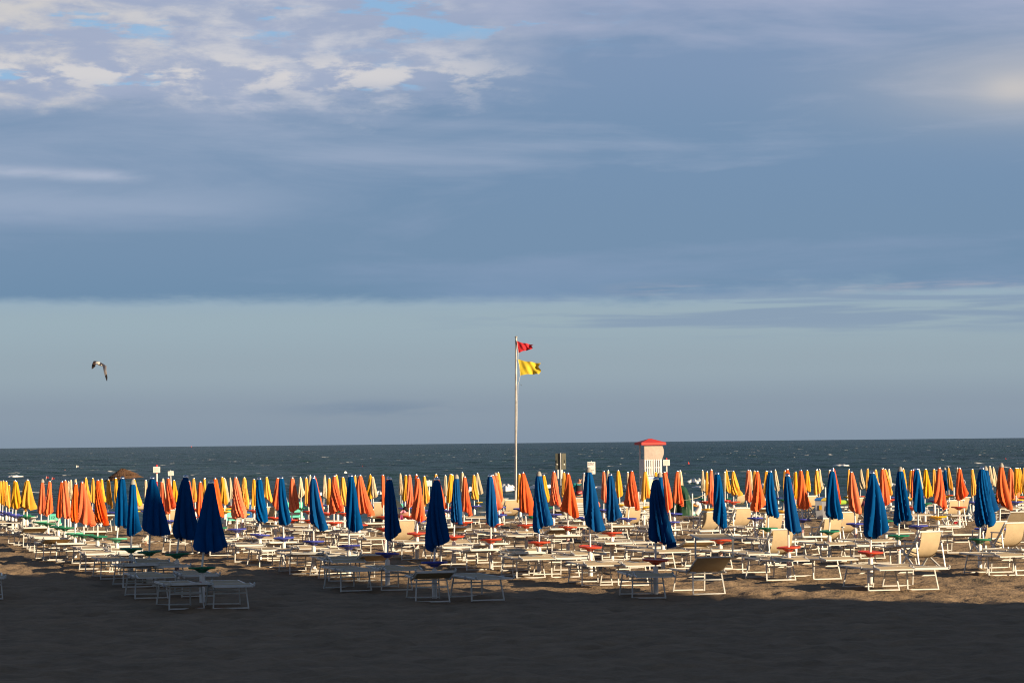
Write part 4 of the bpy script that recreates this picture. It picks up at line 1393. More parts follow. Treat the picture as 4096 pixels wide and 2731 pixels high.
mound('litter', 106, 2470, 0.01 + 10100 * 2.75 / (2472 - 1791), 0.17, 0.05, 0.10, mat('crumpled white paper', (0.55, 0.58, 0.60), 0.7, 0.15, 20), 'crumpled white scrap of paper lying on the shaded sand', 'litter', 3, 0.5)
mound('dark_heap', 60, 2040, 97, 0.85, 0.38, 0.6, mat('dark wood heap', (0.05, 0.03, 0.02), 0.9, 0.4, 8), 'dark brown heap behind the left yellow parasols', 'heap', 14, 0.3)
mound('sand_heap', 228, 2070, 84, 0.62, 0.22, 0.6, mat('heaped sand', (0.20, 0.155, 0.105), 0.95, 0.2, 9), 'small heap of sand behind the orange parasols', 'sand heap', 15, 0.12)

def canoe(x, y, D, L, w, h, rz, material, label, tilt=0.0, name='canoe'):
    p = pix(x, y, D)
    B = Vector((p.x, D, gz(p.x, D)))
    e = thing(name, B, rz, label, 'boat')
    e.rotation_euler = (0, tilt, rz)
    rings = []
    for i in range(15):
        t = i / 14
        s = 2 * t - 1
        ww = w / 2 * (1 - abs(s) ** 2.6) + 0.012
        rock = 0.30 * h * s * s
        hh = h * (0.95 + 0.25 * s * s)
        q = []
        for k in range(9):
            a = PI * k / 8
            q.append(Vector((s * L / 2, -ww * math.cos(a), rock + hh - hh * math.sin(a) ** 0.7 * (1 - 0.25 * s * s))))
        rings.append(q)
    mb = MB()
    mb.loft(rings)
    link('hull', mb.mesh('hull', material, smooth=True), e)
    mb = MB()
    for sy in (-1, 1):
        pts = [Vector(((2 * t / 14 - 1) * L / 2, sy * (w / 2 * (1 - abs(2 * t / 14 - 1) ** 2.6) + 0.012), 0.30 * h * (2 * t / 14 - 1) ** 2 + h * (0.95 + 0.25 * (2 * t / 14 - 1) ** 2))) for t in range(15)]
        mb.tube(pts, 0.016, 6)
    link('gunwale', mb.mesh('gunwale', material, smooth=True), e)
    return e
canoe(135, 2066, 93, 0.62, 0.34, 0.22, 0.4, HULLW, 'white boat hull lying tipped under a yellow parasol', 0.75)
canoe(100, 2060, 94, 0.45, 0.30, 0.24, -0.4, HULLW, 'small pale hull beside the tipped white one', -0.5)
canoe(172, 2064, 92, 0.22, 0.2, 0.15, 0.2, HULLW, 'short white hull end left of the orange parasols', 0.3)
canoe(2490, 2010, 101, 0.95, 0.4, 0.24, 0.1, mat('red hull', (0.55, 0.03, 0.05), 0.45), 'bright red boat behind the yellow parasol', 0.1)
canoe(2128, 1998, 105, 0.4, 0.3, 0.2, 0.2, mat('green hull', (0.02, 0.30, 0.10), 0.45), 'small green boat left of the blue parasol', 0.1)

# folded white beds piled up
def folded_bed():
    mb = MB()
    for s in (-1, 1):
        mb.bar((-0.62, s * 0.28, 0.02), (0.62, s * 0.28, 0.02), 0.03, 0.04)
        mb.bar((-0.52, s * 0.24, 0.052), (0.60, s * 0.24, 0.052), 0.03, 0.026)
    for x in (-0.6, 0.0, 0.6):
        mb.bar((x, -0.28, 0.02), (x, 0.28, 0.02), 0.03, 0.03)
    sl = MB()
    sl.box((0, 0, 0.036), (1.2, 0.52, 0.012), None, 0, 0.004)
    return mb.mesh('frame', WHITE), sl.mesh('sling', SLINGP)
FB = folded_bed()
def pile(x, y, D, n, rz, what, sc=1.0):
    p = pix(x, y, D)
    rd = random.Random(int(x))
    for k in range(n):
        B = Vector((p.x + rd.uniform(-0.05, 0.05), D + rd.uniform(-0.05, 0.05), gz(p.x, D) + 0.13 + 0.068 * k))
        if k == 0:
            pos = 'lowest'
        elif k == n - 1:
            pos = 'topmost'
        else:
            pos = '%s from the bottom' % ordinal(k)
        e = thing('folded_lounger', B, rz + R(rd.uniform(-5, 5)), 'folded white lounger, %s in the pile %s' % (pos, what), 'folded lounger', 'folded loungers piled up')
        e.rotation_euler = (R(rd.uniform(-1, 1)), R(rd.uniform(-1.5, 1.5)), e.rotation_euler.z)
        e.scale = (sc, 1, 1)
        for nm, me in zip(('frame', 'sling'), FB):
            link(nm, me, e)
pile(2285, 2090, 88, 8, AX * 0.2, 'between the blue parasols')
pile(2540, 2086, 88, 8, AX * 0.1, 'behind a deck chair', 0.85)
pile(2583, 2020, 97, 5, 0.1, 'near the tower', 0.42)

# white fence with crossed bars, and bins
def fence():
    D = 88.0
    p = pix(3238, 2082, D)
    B = Vector((p.x, D, gz(p.x, D)))
    e = thing('lattice_fence', B, -0.1, 'short white wooden fence with crossed bars', 'fence')
    h = 0.46
    for x in (-0.36, -0.13, -0.02, 0.30):
        mb = MB()
        mb.box((x, 0, h / 2 + 0.02), (0.05, 0.05, h + 0.06))
        link('fence_post', mb.mesh('fence_post', WHITE), e)
    for z in (0.06, h):
        mb = MB()
        mb.bar((-0.36, -0.035, z), (0.30, -0.035, z), 0.02, 0.045)
        link('rail', mb.mesh('rail', WHITE), e)
    for a, b in ((-0.34, -0.14), (0.0, 0.29)):
        mb = MB()
        mb.bar((a, -0.058, 0.09), (b, -0.058, h - 0.03), 0.02, 0.038)
        mb.bar((a, -0.08, h - 0.03), (b, -0.08, 0.09), 0.02, 0.038)
        link('cross_bars', mb.mesh('cross_bars', WHITE), e)
fence()
def bin_(x, D, lid, label, rz):
    p = pix(x, 2085, D)
    B = Vector((p.x, D, gz(p.x, D)))
    e = thing('waste_bin', B, rz, label, 'bin', 'waste bins beside the fence')
    mb = MB()
    mb.loft([[Vector((a * w, b * w, z)) for a, b in ((-1, -1), (1, -1), (1, 1), (-1, 1))] for w, z in ((0.15, 0.03), (0.17, 0.3), (0.19, 0.66))])
    body = link('body', mb.mesh('body', mat('pale grey plastic', (0.42, 0.43, 0.46), 0.5, 0.08, 4)), e)
    mb = MB()
    mb.box((0.0, -0.195, 0.42), (0.09, 0.01, 0.16))
    link('label', mb.mesh('label', TRAY['y']), body)
    mb = MB()
    mb.loft([[Vector((a * w, b * w + c, z)) for a, b in ((-1, -1), (1, -1), (1, 1), (-1, 1))] for w, z, c in ((0.205, 0.662, 0), (0.21, 0.70, 0), (0.15, 0.76, 0.03), (0.05, 0.78, 0.04))])
    link('lid', mb.mesh('lid', lid, smooth=False), e)
    for s in (-1, 1):
        mb = MB()
        mb.lathe([(0.02, -0.02), (0.05, -0.018), (0.05, 0.018), (0.02, 0.02)], 12)
        o = link('wheel', mb.mesh('wheel', DARK), e, (s * 0.13, 0.14, 0.05), (0, PI / 2, 0))
bin_(3287, 87.6, mat('blue lid', (0.03, 0.14, 0.42), 0.4), 'pale grey bin with a blue lid', -0.3)
bin_(3312, 86.8, mat('yellow lid', (0.55, 0.40, 0.06), 0.4), 'pale grey bin with a yellow lid', -0.2)

# inflatable bird float
def bird_float():
    g = at(2762, 2062, 0.0)
    B = Vector((g.x, g.y, gz(g.x, g.y)))
    e = thing('inflatable_bird', B, 0, 'inflatable white bird float with a turquoise striped body', 'inflatable')
    teal = mat('turquoise vinyl', (0.26, 0.58, 0.52), 0.3, 0.05, 3, spec=0.5)
    wh = mat('white vinyl', (0.76, 0.68, 0.64), 0.3, 0.05, 3, spec=0.5)
    st = mat('dark vinyl stripes', (0.05, 0.10, 0.12), 0.3)
    def ring(a):
        return Vector((0.30 * math.cos(a), 0.36 + 0.30 * math.sin(a), 0.105))
    mb = MB()
    n = 40
    pts = [ring(2 * PI * k / n) for k in range(n)]
    rings = []
    for k in range(n + 1):
        c = pts[k % n]
        d = (c - Vector((0, 0.36, 0.105))).normalized()
        rings.append([c + (d * math.cos(2 * PI * j / 14) + Vector((0, 0, 1)) * math.sin(2 * PI * j / 14)) * 0.105 for j in range(14)])
    mb.loft(rings, cap=False)
    body = link('body', mb.mesh('body', teal, smooth=True), e)
    mb = MB()
    for k in range(11):
        a = PI * (1.20 + 0.62 * k / 10)
        c = ring(a)
        d = (c - Vector((0, 0.36, 0.105))).normalized()
        pp = [c + (d * math.cos(t) + Vector((0, 0, 1)) * math.sin(t)) * 0.107 for t in [0.35 + 0.17 * q for q in range(7)]]
        mb.tube(pp, 0.007, 5, mi=1 if k % 2 else 0)
    link('stripes', mb.mesh('stripes', [st, wh], smooth=True), body)
    mb = MB()
    cv = [Vector((0.24, 0.12, 0.10)), Vector((0.33, 0.10, 0.22)), Vector((0.40, 0.08, 0.36)), Vector((0.38, 0.07, 0.48)), Vector((0.30, 0.06, 0.52))]
    rad = [0.13, 0.12, 0.085, 0.08, 0.085]
    rings = []
    for k, (c, r) in enumerate(zip(cv, rad)):
        d = (cv[min(k + 1, 4)] - cv[max(k - 1, 0)]).normalized()
        s = Vector((0, 1, 0))
        u = d.cross(s).normalized()
        rings.append([c + (s * math.cos(2 * PI * j / 14) + u * math.sin(2 * PI * j / 14)) * r for j in range(14)])
    mb.loft(rings)
    link('neck', mb.mesh('neck', wh, smooth=True), e)
    def blob(name, c, sx, sy, sz, m, rot=0.0):
        mb = MB()
        mb.lathe([(max(0.002, math.sin(PI * k / 10)), -math.cos(PI * k / 10)) for k in range(11)], 16)
        M = Matrix.Rotation(rot, 3, 'Y')
        mb.v = [tuple(M @ Vector((v[0] * sx, v[1] * sy, v[2] * sz)) + Vector(c)) for v in mb.v]
        return link(name, mb.mesh(name, m, smooth=True), e)
    blob('head', (0.28, 0.06, 0.52), 0.11, 0.10, 0.095, wh)
    blob('beak', (0.17, 0.04, 0.44), 0.145, 0.06, 0.055, mat('brown vinyl', (0.42, 0.20, 0.04), 0.3), 0.25)
    blob('crest', (0.12, 0.10, 0.56), 0.10, 0.09, 0.075, wh)
    blob('wing', (0.42, 0.22, 0.30), 0.08, 0.16, 0.14, wh)
bird_float()

# soft things left on the beds
def towel(x, y, D, w, h, m, label, seed):
    p = pix(x, y, D)
    ph = seed * 1.7
    def f(u, v):
        ww = w * (0.35 + 0.65 * v)
        return Vector(((u - 0.5) * ww, 0.035 * math.sin(9 * u + ph) * v - 0.03 * v, -h * v * (1 - 0.18 * abs(math.sin(3 * u + ph)))))
    o = link('towel', sheet_mesh('towel', f, 16, 10, m, 0.008), None, p)
    tag(o, label, 'towel')
PINK = mat('pink towel', (0.68, 0.22, 0.30), 0.9)
towel(1652, 2072, 71.3, 0.14, 0.26, PINK, 'pink towel hung from a red parasol tray', 1)
towel(1606, 2058, 74, 0.16, 0.24, mat('dark pink towel', (0.30, 0.05, 0.14), 0.9), 'dark pink towel over a deck chair', 2)
towel(1614, 2040, 78.5, 0.22, 0.09, PINK, 'pale pink towel beside the dark haired sunbather', 3)
towel(3456, 2003, 84, 0.24, 0.2, mat('maroon towel', (0.12, 0.03, 0.05), 0.9), 'maroon towel hung over a deck chair on the right', 4)
towel(2012, 2045, 80, 0.1, 0.14, mat('dark red towel', (0.30, 0.02, 0.03), 0.9), 'dark red towel between two deck chairs', 5)
def airbed():
    D = 90.0
    p = pix(3380, 2009, D)
    e = link('airbed', None)
    bpy.data.objects.remove(e)
    mb = MB()
    mb.loft([[Vector((x, 0.09 * math.cos(a) * 0.8, 0.09 * math.sin(a))) for a in [2 * PI * k / 16 for k in range(16)]] for x in (-0.24, -0.23, -0.08, -0.075, 0.08, 0.085, 0.23, 0.24)])
    m = mat('yellow green vinyl', (0.30, 0.48, 0.06), 0.35, 0.1, 3)
    nt = m.node_tree
    o = link('airbed', mb.mesh('airbed', m, smooth=True), None, p, (0, 0, 0.1))
    tag(o, 'rolled yellow green airbed between two parasols', 'airbed')
airbed()
def bottle():
    g = at(2903, 2258, 0.0)
    B = Vector((g.x, g.y, gz(g.x, g.y) + 0.0))
    e = thing('bottle', B + Vector((0, -0.1, 0)), 0, 'green plastic bottle standing beside a parasol stand', 'bottle')
    mb = MB()
    mb.lathe([(0.042, 0.0), (0.048, 0.02), (0.048, 0.07), (0.043, 0.08), (0.048, 0.09), (0.048, 0.15), (0.02, 0.19), (0.018, 0.21)], 14)
    link('body', mb.mesh('body', mat('green bottle plastic', (0.01, 0.22, 0.10), 0.15, spec=0.6), smooth=True), e)
    mb = MB()
    mb.lathe([(0.02, 0.205), (0.021, 0.228), (0.015, 0.232)], 12)
    link('cap', mb.mesh('cap', DARK), e)
bottle()

# posts and rope at the bathing zone
def rope_posts():
    pts = []
    for x, yt, D in ((2554, 1966, 101), (2769, 1973, 101), (2818, 1971, 102), (3301, 1948, 103), (3815, 1948, 104), (3828, 1990, 101)):
        p = pix(x, yt, D)
        B = Vector((p.x, D, gz(p.x, D)))
        mb = MB()
        mb.lathe([(0.028, -0.1), (0.028, p.z - B.z - 0.01), (0.02, p.z - B.z), (0.004, p.z - B.z + 0.006)], 10)
        o = link('mooring_post', mb.mesh('mooring_post', POST, smooth=True), None, B)
        names = {2554: 'white post left of the tower base', 2769: 'white post right of the green tarpaulin', 2818: 'white post by the cream parasol with a green tray',
                 3301: 'white post above the blue lidded bin', 3815: 'tall white post left of an orange parasol, near the right', 3828: 'short pale post right of the tall white post'}
        tag(o, names[x], 'post', 'white posts at the water edge')
        pts.append(p)
    a, b, c = pix(2738, 2000, 101), pts[1] + Vector((0, -0.04, -0.22)), pts[2] + Vector((0, -0.04, -0.06))
    mb = MB()
    mb.tube([a, b, b.lerp(c, 0.5) + Vector((0, 0, -0.03)), c], 0.008, 6)
    o = link('rope', mb.mesh('rope', mat('hemp rope', (0.5, 0.42, 0.28), 0.9)))
    tag(o, 'slack rope strung between two white posts', 'rope')
rope_posts()

# buoys and markers out on the water
def buoy(x, y, hpx, m, label, kind='cone'):
    d = ray(x, y)
    D = (SEA_Z - CAM_Z) / d.z
    s = D / F
    h = hpx * s
    B = Vector((d.x * D, D, SEA_Z - 0.12 * h))
    e = thing('buoy', B, 0, label, 'buoy', 'buoys on the water')
    mb = MB()
    if kind == 'cone':
        mb.lathe([(0.12 * h, 0), (0.42 * h, 0.1 * h), (0.44 * h, 0.3 * h), (0.30 * h, 0.5 * h), (0.10 * h, 0.95 * h), (0.08 * h, 1.1 * h), (0.02 * h, 1.14 * h)], 14)
        link('float', mb.mesh('float', m, smooth=True), e)
    else:
        mb.tube([Vector((0, 0, 0)), Vector((0.15 * h, 0, 1.1 * h))], 0.035 * h, 8)
        link('staff', mb.mesh('staff', POLE), e)
        def f(u, v):
            return Vector((0.06 * h + 0.62 * h * u, 0.08 * h * math.sin(5 * u), 1.1 * h - 0.5 * h * v - 0.12 * h * u * (1 if v < 0.5 else -0.6)))
        link('pennant', sheet_mesh('pennant', f, 8, 4, m, 0.01 * h), e)
RB = mat('red buoy plastic', (0.60, 0.05, 0.03), 0.45)
buoy(1450, 1871, 9, RB, 'red cone buoy on the sea left of the flagpole')
buoy(2754, 1857, 11, RB, 'red cone buoy on the sea right of the lifeguard tower')
buoy(4023, 1838, 7, RB, 'tiny red buoy far out near the right edge')
buoy(183, 1921, 17, RB, 'red pennant marker above the faded orange parasols', 'flag')
buoy(206, 1925, 17, RB, 'red pennant marker, right one of the two at left', 'flag')
buoy(304, 1876, 16, SIGNW, 'white pennant marker floating on the sea at left', 'flag')
buoy(260, 1887, 9, mat('pink buoy', (0.75, 0.35, 0.30), 0.5), 'small pink buoy left of the white pennant marker')
buoy(331, 1904, 5, SIGNW, 'little white buoy right of the pink one')
buoy(765, 1788, 5, RB, 'speck of a red buoy close to the horizon')

# ------------------------------------------------------------------ people
def skin_mesh(name, verts, edges, radii, material, sub=2):
    me = bpy.data.meshes.new(name)
    me.from_pydata([tuple(v) for v in verts], edges, [])
    o = bpy.data.objects.new(name, me)
    COL.objects.link(o)
    sk = o.modifiers.new('skin', 'SKIN')
    sk.use_smooth_shade = True
    for d, r in zip(me.skin_vertices[0].data, radii):
        d.radius = (r, r) if not isinstance(r, tuple) else r
    me.skin_vertices[0].data[0].use_root = True
    if sub:
        ss = o.modifiers.new('sub', 'SUBSURF')
        ss.levels = ss.render_levels = sub
    dg = bpy.context.evaluated_depsgraph_get()
    out = bpy.data.meshes.new_from_object(o.evaluated_get(dg))
    bpy.data.objects.remove(o)
    out.name = name
    out.materials.clear()
    out.materials.append(material)
    for p in out.polygons:
        p.use_smooth = True
    return out

SKIN = mat('tanned skin', (0.42, 0.20, 0.125), 0.6, 0.06, 12)
def man():
    D = 102.0
    t = pix(2316, 1909, D)
    B = Vector((t.x, D, gz(t.x, D)))
    H_ = t.z - B.z
    e = thing('person', B, 0, 'bald person in teal shirt and grey shorts carrying a backpack', 'person')
    k = H_ / 1.76
    V = [(0, 0, 0.95), (0, 0, 1.10), (0, 0.01, 1.32), (0, 0.01, 1.47), (0, 0.0, 1.545), (0.01, -0.0, 1.61), (0.02, 0.005, 1.69),
         (-0.20, 0, 1.45), (-0.29, 0.01, 1.18), (-0.27, 0.10, 0.94), (-0.24, 0.13, 0.84),
         (0.20, 0, 1.45), (0.29, 0.01, 1.18), (0.28, 0.10, 0.94), (0.25, 0.13, 0.84),
         (-0.10, 0, 0.88), (-0.12, 0.01, 0.50), (-0.12, -0.02, 0.09), (-0.13, 0.12, 0.03),
         (0.10, 0, 0.88), (0.12, 0.01, 0.50), (0.12, -0.02, 0.09), (0.13, 0.12, 0.03)]
    E = [(0, 1), (1, 2), (2, 3), (3, 4), (4, 5), (5, 6), (3, 7), (7, 8), (8, 9), (9, 10), (3, 11), (11, 12), (12, 13), (13, 14),
         (0, 15), (15, 16), (16, 17), (17, 18), (0, 19), (19, 20), (20, 21), (21, 22)]
    rad = [(0.16, 0.11), (0.15, 0.10), (0.17, 0.11), (0.13, 0.09), 0.058, (0.082, 0.095), (0.075, 0.088), 0.062, 0.046, 0.034, 0.036, 0.062, 0.046, 0.034, 0.036,
           0.085, 0.058, 0.04, 0.035, 0.085, 0.058, 0.04, 0.035]
    sc = lambda vs: [tuple(c * k for c in v) for v in vs]
    link('body', skin_mesh('body', sc(V), E, [tuple(q * k for q in r) if isinstance(r, tuple) else r * k for r in rad], SKIN), e)
    SV = [(0, 0, 0.92), (0, 0, 1.10), (0, 0.01, 1.32), (0, 0.01, 1.46), (0, 0.005, 1.525), (-0.21, 0, 1.455), (-0.285, 0.008, 1.20), (0.21, 0, 1.455), (0.285, 0.008, 1.20)]
    SE = [(0, 1), (1, 2), (2, 3), (3, 4), (3, 5), (5, 6), (3, 7), (7, 8)]
    link('shirt', skin_mesh('shirt', sc(SV), SE, [(0.185 * k, 0.13 * k), (0.175 * k, 0.125 * k), (0.19 * k, 0.13 * k), (0.15 * k, 0.11 * k), 0.07 * k, 0.082 * k, 0.075 * k, 0.082 * k, 0.075 * k],
                           mat('teal shirt', (0.015, 0.22, 0.24), 0.85, 0.1)), e)
    PV = [(0, 0, 0.96), (-0.10, 0, 0.86), (-0.118, 0.01, 0.56), (0.10, 0, 0.86), (0.118, 0.01, 0.56)]
    link('shorts', skin_mesh('shorts', sc(PV), [(0, 1), (1, 2), (0, 3), (3, 4)], [(0.175 * k, 0.125 * k), 0.105 * k, 0.088 * k, 0.105 * k, 0.088 * k], mat('grey shorts', (0.08, 0.085, 0.10), 0.9)), e)
    # backpack on the side turned to the camera
    mb = MB()
    def rr_(z, w, d, y):
        return [Vector((a * w, y + b * d, z)) * k for a, b in ((-1, 0.5), (-0.95, -0.4), (-0.6, -0.95), (0, -1), (0.6, -0.95), (0.95, -0.4), (1, 0.5), (0, 0.55))]
    mb.loft([rr_(1.03, 0.09, 0.05, -0.15), rr_(1.05, 0.135, 0.09, -0.17), rr_(1.17, 0.14, 0.11, -0.18), rr_(1.30, 0.13, 0.10, -0.18), rr_(1.40, 0.10, 0.07, -0.16), rr_(1.43, 0.05, 0.03, -0.14)])
    bp = link('backpack', mb.mesh('backpack', mat('black backpack cloth', (0.035, 0.02, 0.022), 0.8), smooth=True), e)
    mb = MB()
    mb.loft([rr_(1.035, 0.11, 0.07, -0.185), rr_(1.05, 0.15, 0.105, -0.187), rr_(1.13, 0.152, 0.115, -0.19), rr_(1.18, 0.145, 0.105, -0.182)])
    link('pocket', mb.mesh('pocket', mat('red backpack cloth', (0.36, 0.02, 0.025), 0.8), smooth=True), bp)
    mb = MB()
    mb.bar(Vector((-0.03, -0.31, 1.09)) * k, Vector((0.10, -0.30, 1.125)) * k, 0.012 * k, 0.02 * k)
    link('stripe', mb.mesh('stripe', SIGNW), bp)
    for s in (-1, 1):
        mb = MB()
        mb.tube([Vector((s * 0.09, -0.13, 1.40)) * k, Vector((s * 0.12, -0.05, 1.50)) * k, Vector((s * 0.14, 0.09, 1.46)) * k, Vector((s * 0.15, 0.13, 1.25)) * k, Vector((s * 0.16, -0.06, 1.06)) * k], 0.022 * k, 8)
        link('strap', mb.mesh('strap', DARK, smooth=True), bp)
    # face looks to the right
    hc = Vector((0.018, 0.0, 1.665)) * k
    mb = MB()
    mb.loft([[hc + Vector((0.082 + a, b, c)) * k for b, c in ((-0.014, -0.02), (0.014, -0.02), (0.008, 0.03), (-0.008, 0.03))] for a in (-0.01, 0.022)])
    link('nose', mb.mesh('nose', SKIN, smooth=True), e)
    for s in (-1, 1):
        mb = MB()
        mb.lathe([(max(0.002, 0.5 * math.sin(PI * q / 6)), -0.5 * math.cos(PI * q / 6)) for q in range(7)], 8)
        mb.v = [tuple(Vector((v[0] * 0.05, v[1] * 0.022, v[2] * 0.065)) * k + hc + Vector((-0.01, s * 0.088, 0)) * k) for v in mb.v]
        link('ear', mb.mesh('ear', SKIN, smooth=True), e)
        mb = MB()
        mb.lathe([(max(0.002, math.sin(PI * q / 6)), -math.cos(PI * q / 6)) for q in range(7)], 8)
        mb.v = [tuple(Vector((v[0] * 0.012, v[1] * 0.014, v[2] * 0.010)) * k + hc + Vector((0.075, s * 0.036, 0.012)) * k) for v in mb.v]
        link('eye', mb.mesh('eye', DARK, smooth=True), e)
    mb = MB()
    mb.box(hc + Vector((0.082, 0, -0.045)) * k, (0.01 * k, 0.05 * k, 0.012 * k))
    link('mouth', mb.mesh('mouth', mat('lips', (0.35, 0.10, 0.08), 0.6)), e)
    for s in (-1, 1):
        for q in range(5):
            mb = MB()
            w = Vector((s * 0.247, 0.135, 0.84)) * k
            if q < 4:
                a = w + Vector((0, -0.026 + 0.017 * q, -0.025)) * k
                ln = (0.07, 0.08, 0.077, 0.062)[q]
                mb.tube([a, a + Vector((-s * 0.004, 0.006, -ln * 0.55)) * k, a + Vector((-s * 0.018, 0.010, -ln)) * k], 0.0085 * k, 6, r2=0.006 * k)
            else:
                a = w + Vector((-s * 0.008, 0.026, 0.0)) * k
                mb.tube([a, a + Vector((-s * 0.012, 0.026, -0.028)) * k, a + Vector((-s * 0.014, 0.032, -0.052)) * k], 0.0095 * k, 6, r2=0.007 * k)
            link('finger' if q < 4 else 'thumb', mb.mesh('finger', SKIN, smooth=True), e)
man()

def sunbather():
    # lies back on a bed, mostly hidden behind a chair; dark hair and shoulders show
    D = 79.0
    p = pix(1624, 2040, D)
    B = Vector((p.x, D, gz(p.x, D)))
    e = thing('person', B, AX, 'dark haired sunbather lying back on a bed beside pink towels', 'person')
    zc = p.z - B.z
    V = [(0, 0.55, 0.50), (0, 0.30, 0.53), (0, 0.08, zc - 0.12), (0, 0.02, zc - 0.04), (0, 0.0, zc + 0.03), (-0.17, 0.1, zc - 0.15), (-0.22, 0.32, 0.50), (-0.20, 0.55, 0.50),
         (0.17, 0.1, zc - 0.15), (0.22, 0.32, 0.50), (0.20, 0.55, 0.50), (-0.09, 0.60, 0.50), (-0.10, 1.0, 0.52), (-0.10, 1.42, 0.49), (0.09, 0.60, 0.50), (0.10, 1.0, 0.52), (0.10, 1.42, 0.49)]
    E = [(0, 1), (1, 2), (2, 3), (3, 4), (2, 5), (5, 6), (6, 7), (2, 8), (8, 9), (9, 10), (0, 11), (11, 12), (12, 13), (0, 14), (14, 15), (15, 16)]
    rad = [(0.15, 0.09), (0.14, 0.09), (0.13, 0.08), 0.05, 0.085, 0.05, 0.042, 0.032, 0.05, 0.042, 0.032, 0.075, 0.055, 0.035, 0.075, 0.055, 0.035]
    link('body', skin_mesh('body', V, E, rad, SKIN), e)
    mb = MB()
    mb.lathe([(max(0.002, math.sin(PI * q / 9)), -math.cos(PI * q / 9)) for q in range(10)], 14)
    mb.v = [tuple(Vector((v[0] * 0.115, v[1] * 0.10 - 0.03, v[2] * 0.095)) + Vector((0, 0.0, zc + 0.035))) for v in mb.v]
    link('hair', mb.mesh('hair', mat('dark hair', (0.02, 0.012, 0.01), 0.7), smooth=True), e)
sunbather()

# ------------------------------------------------------------------ gulls
GWH = mat('white plumage', (0.74, 0.68, 0.58), 0.8, 0.05, 9)
GGR = mat('grey plumage', (0.50, 0.42, 0.36), 0.8, 0.25, 14)
GDK = mat('dark plumage', (0.035, 0.03, 0.032), 0.8, 0.2, 12)
GBK = mat('orange beak', (0.55, 0.24, 0.12), 0.5)
def ell_rings(pts, n=14):
    rings = []
    for (c, ry, rz_) in pts:
        rings.append([Vector((c[0], c[1] + ry * math.cos(2 * PI * j / n), c[2] + rz_ * math.sin(2 * PI * j / n))) for j in range(n)])
    return rings
def flying_gull(x, y, D, sc, label):
    p = pix(x, y, D)
    e = thing('gull', p, 0, label, 'gull', 'gulls')
    u = sc * D / F / 10.45                       # metres per pixel of the enlarged crop
    def Q(zx, zy, dy):
        return Vector(((zx - 780) * u, dy, -(zy - 470) * u))
    # body, head to the left
    mb = MB()
    spine = [((618, 452), 10, 10), ((650, 440), 38, 36), ((690, 435), 48, 46), ((740, 448), 62, 58), ((810, 470), 80, 78), ((880, 505), 66, 58), ((940, 535), 40, 34), ((985, 552), 46, 12), ((1010, 560), 40, 5)]
    rings = []
    for (c, ry, rz_) in spine:
        q = Q(c[0], c[1], 0)
        rings.append([Vector((q.x, ry * u * math.cos(2 * PI * j / 14), q.z + rz_ * u * math.sin(2 * PI * j / 14))) for j in range(14)])
    mb.loft(rings)
    link('body', mb.mesh('body', GWH, smooth=True), e)
    mb = MB()
    mb.tube([Q(625, 450, 0), Q(590, 462, 0), Q(568, 472, 0)], 12 * u, 8, r2=4 * u)
    link('beak', mb.mesh('beak', GBK, smooth=True), e)
    for s in (-1, 1):
        mb = MB()
        mb.lathe([(max(0.001, 6 * u * math.sin(PI * q / 6)), -6 * u * math.cos(PI * q / 6)) for q in range(7)], 8, Q(680, 425, s * 40 * u))
        link('eye', mb.mesh('eye', DARK, smooth=True), e)
    mb = MB()
    mb.loft([[Vector((Q(a, b, 0).x, yy * u, Q(a, b, 0).z + zz * u)) for yy, zz in ((-w, 0), (0, 5), (w, 0), (0, -5))] for a, b, w in ((900, 520, 34), (960, 545, 52), (1015, 566, 62))])
    link('tail', mb.mesh('tail', GDK, smooth=False), e)
    def wing(name, stations, m, tipm, tip_from):
        # stations: leading edge, trailing edge (crop coordinates, depth) from root to tip
        rings = []
        for (lx, ly, tx_, ty_, d0, th) in stations:
            a = Q(lx, ly, d0 * u)
            b = Q(tx_, ty_, (d0 + 25) * u)
            nrm = Vector((0, 1, 0))
            q = []
            for t, o in ((0, 0), (0.25, 1), (0.65, 0.7), (1, 0.15), (0.65, -0.3), (0.25, -0.5)):
                q.append(a.lerp(b, t) + nrm * o * th * u)
            rings.append(q)
        mb = MB()
        mb.loft(rings[:tip_from + 1])
        w_ = link(name, mb.mesh(name, m, smooth=True), e)
        mb = MB()
        mb.loft(rings[tip_from:])
        link('wing_tip', mb.mesh('wing_tip', tipm, smooth=True), w_)
    wing('wing', [(790, 385, 720, 470, 60, 16), (700, 360, 650, 470, 160, 14), (600, 338, 590, 500, 260, 12), (515, 335, 600, 520, 340, 11), (455, 430, 560, 570, 400, 8), (420, 530, 500, 620, 440, 6), (402, 660, 430, 668, 480, 3)], mat('brown plumage', (0.26, 0.19, 0.15), 0.8, 0.3, 12), GDK, 4)
    wing('wing', [(850, 400, 870, 500, -60, 16), (940, 445, 965, 545, -150, 14), (1030, 490, 985, 610, -240, 12), (1165, 580, 1030, 740, -330, 11), (1160, 740, 1060, 860, -380, 9), (1195, 920, 1105, 990, -430, 7), (1222, 1050, 1135, 1075, -460, 5), (1212, 1215, 1180, 1190, -500, 2)], GGR, GDK, 5)
    return e
flying_gull(320 + 780 / 10.45, 1410 + 470 / 10.45, 82.0, 1.0, 'big white gull with drooping dark tipped wings gliding over the sea')
flying_gull(2084, 1538, 240.0, 0.09, 'tiny distant gull in the sky below the yellow flag')

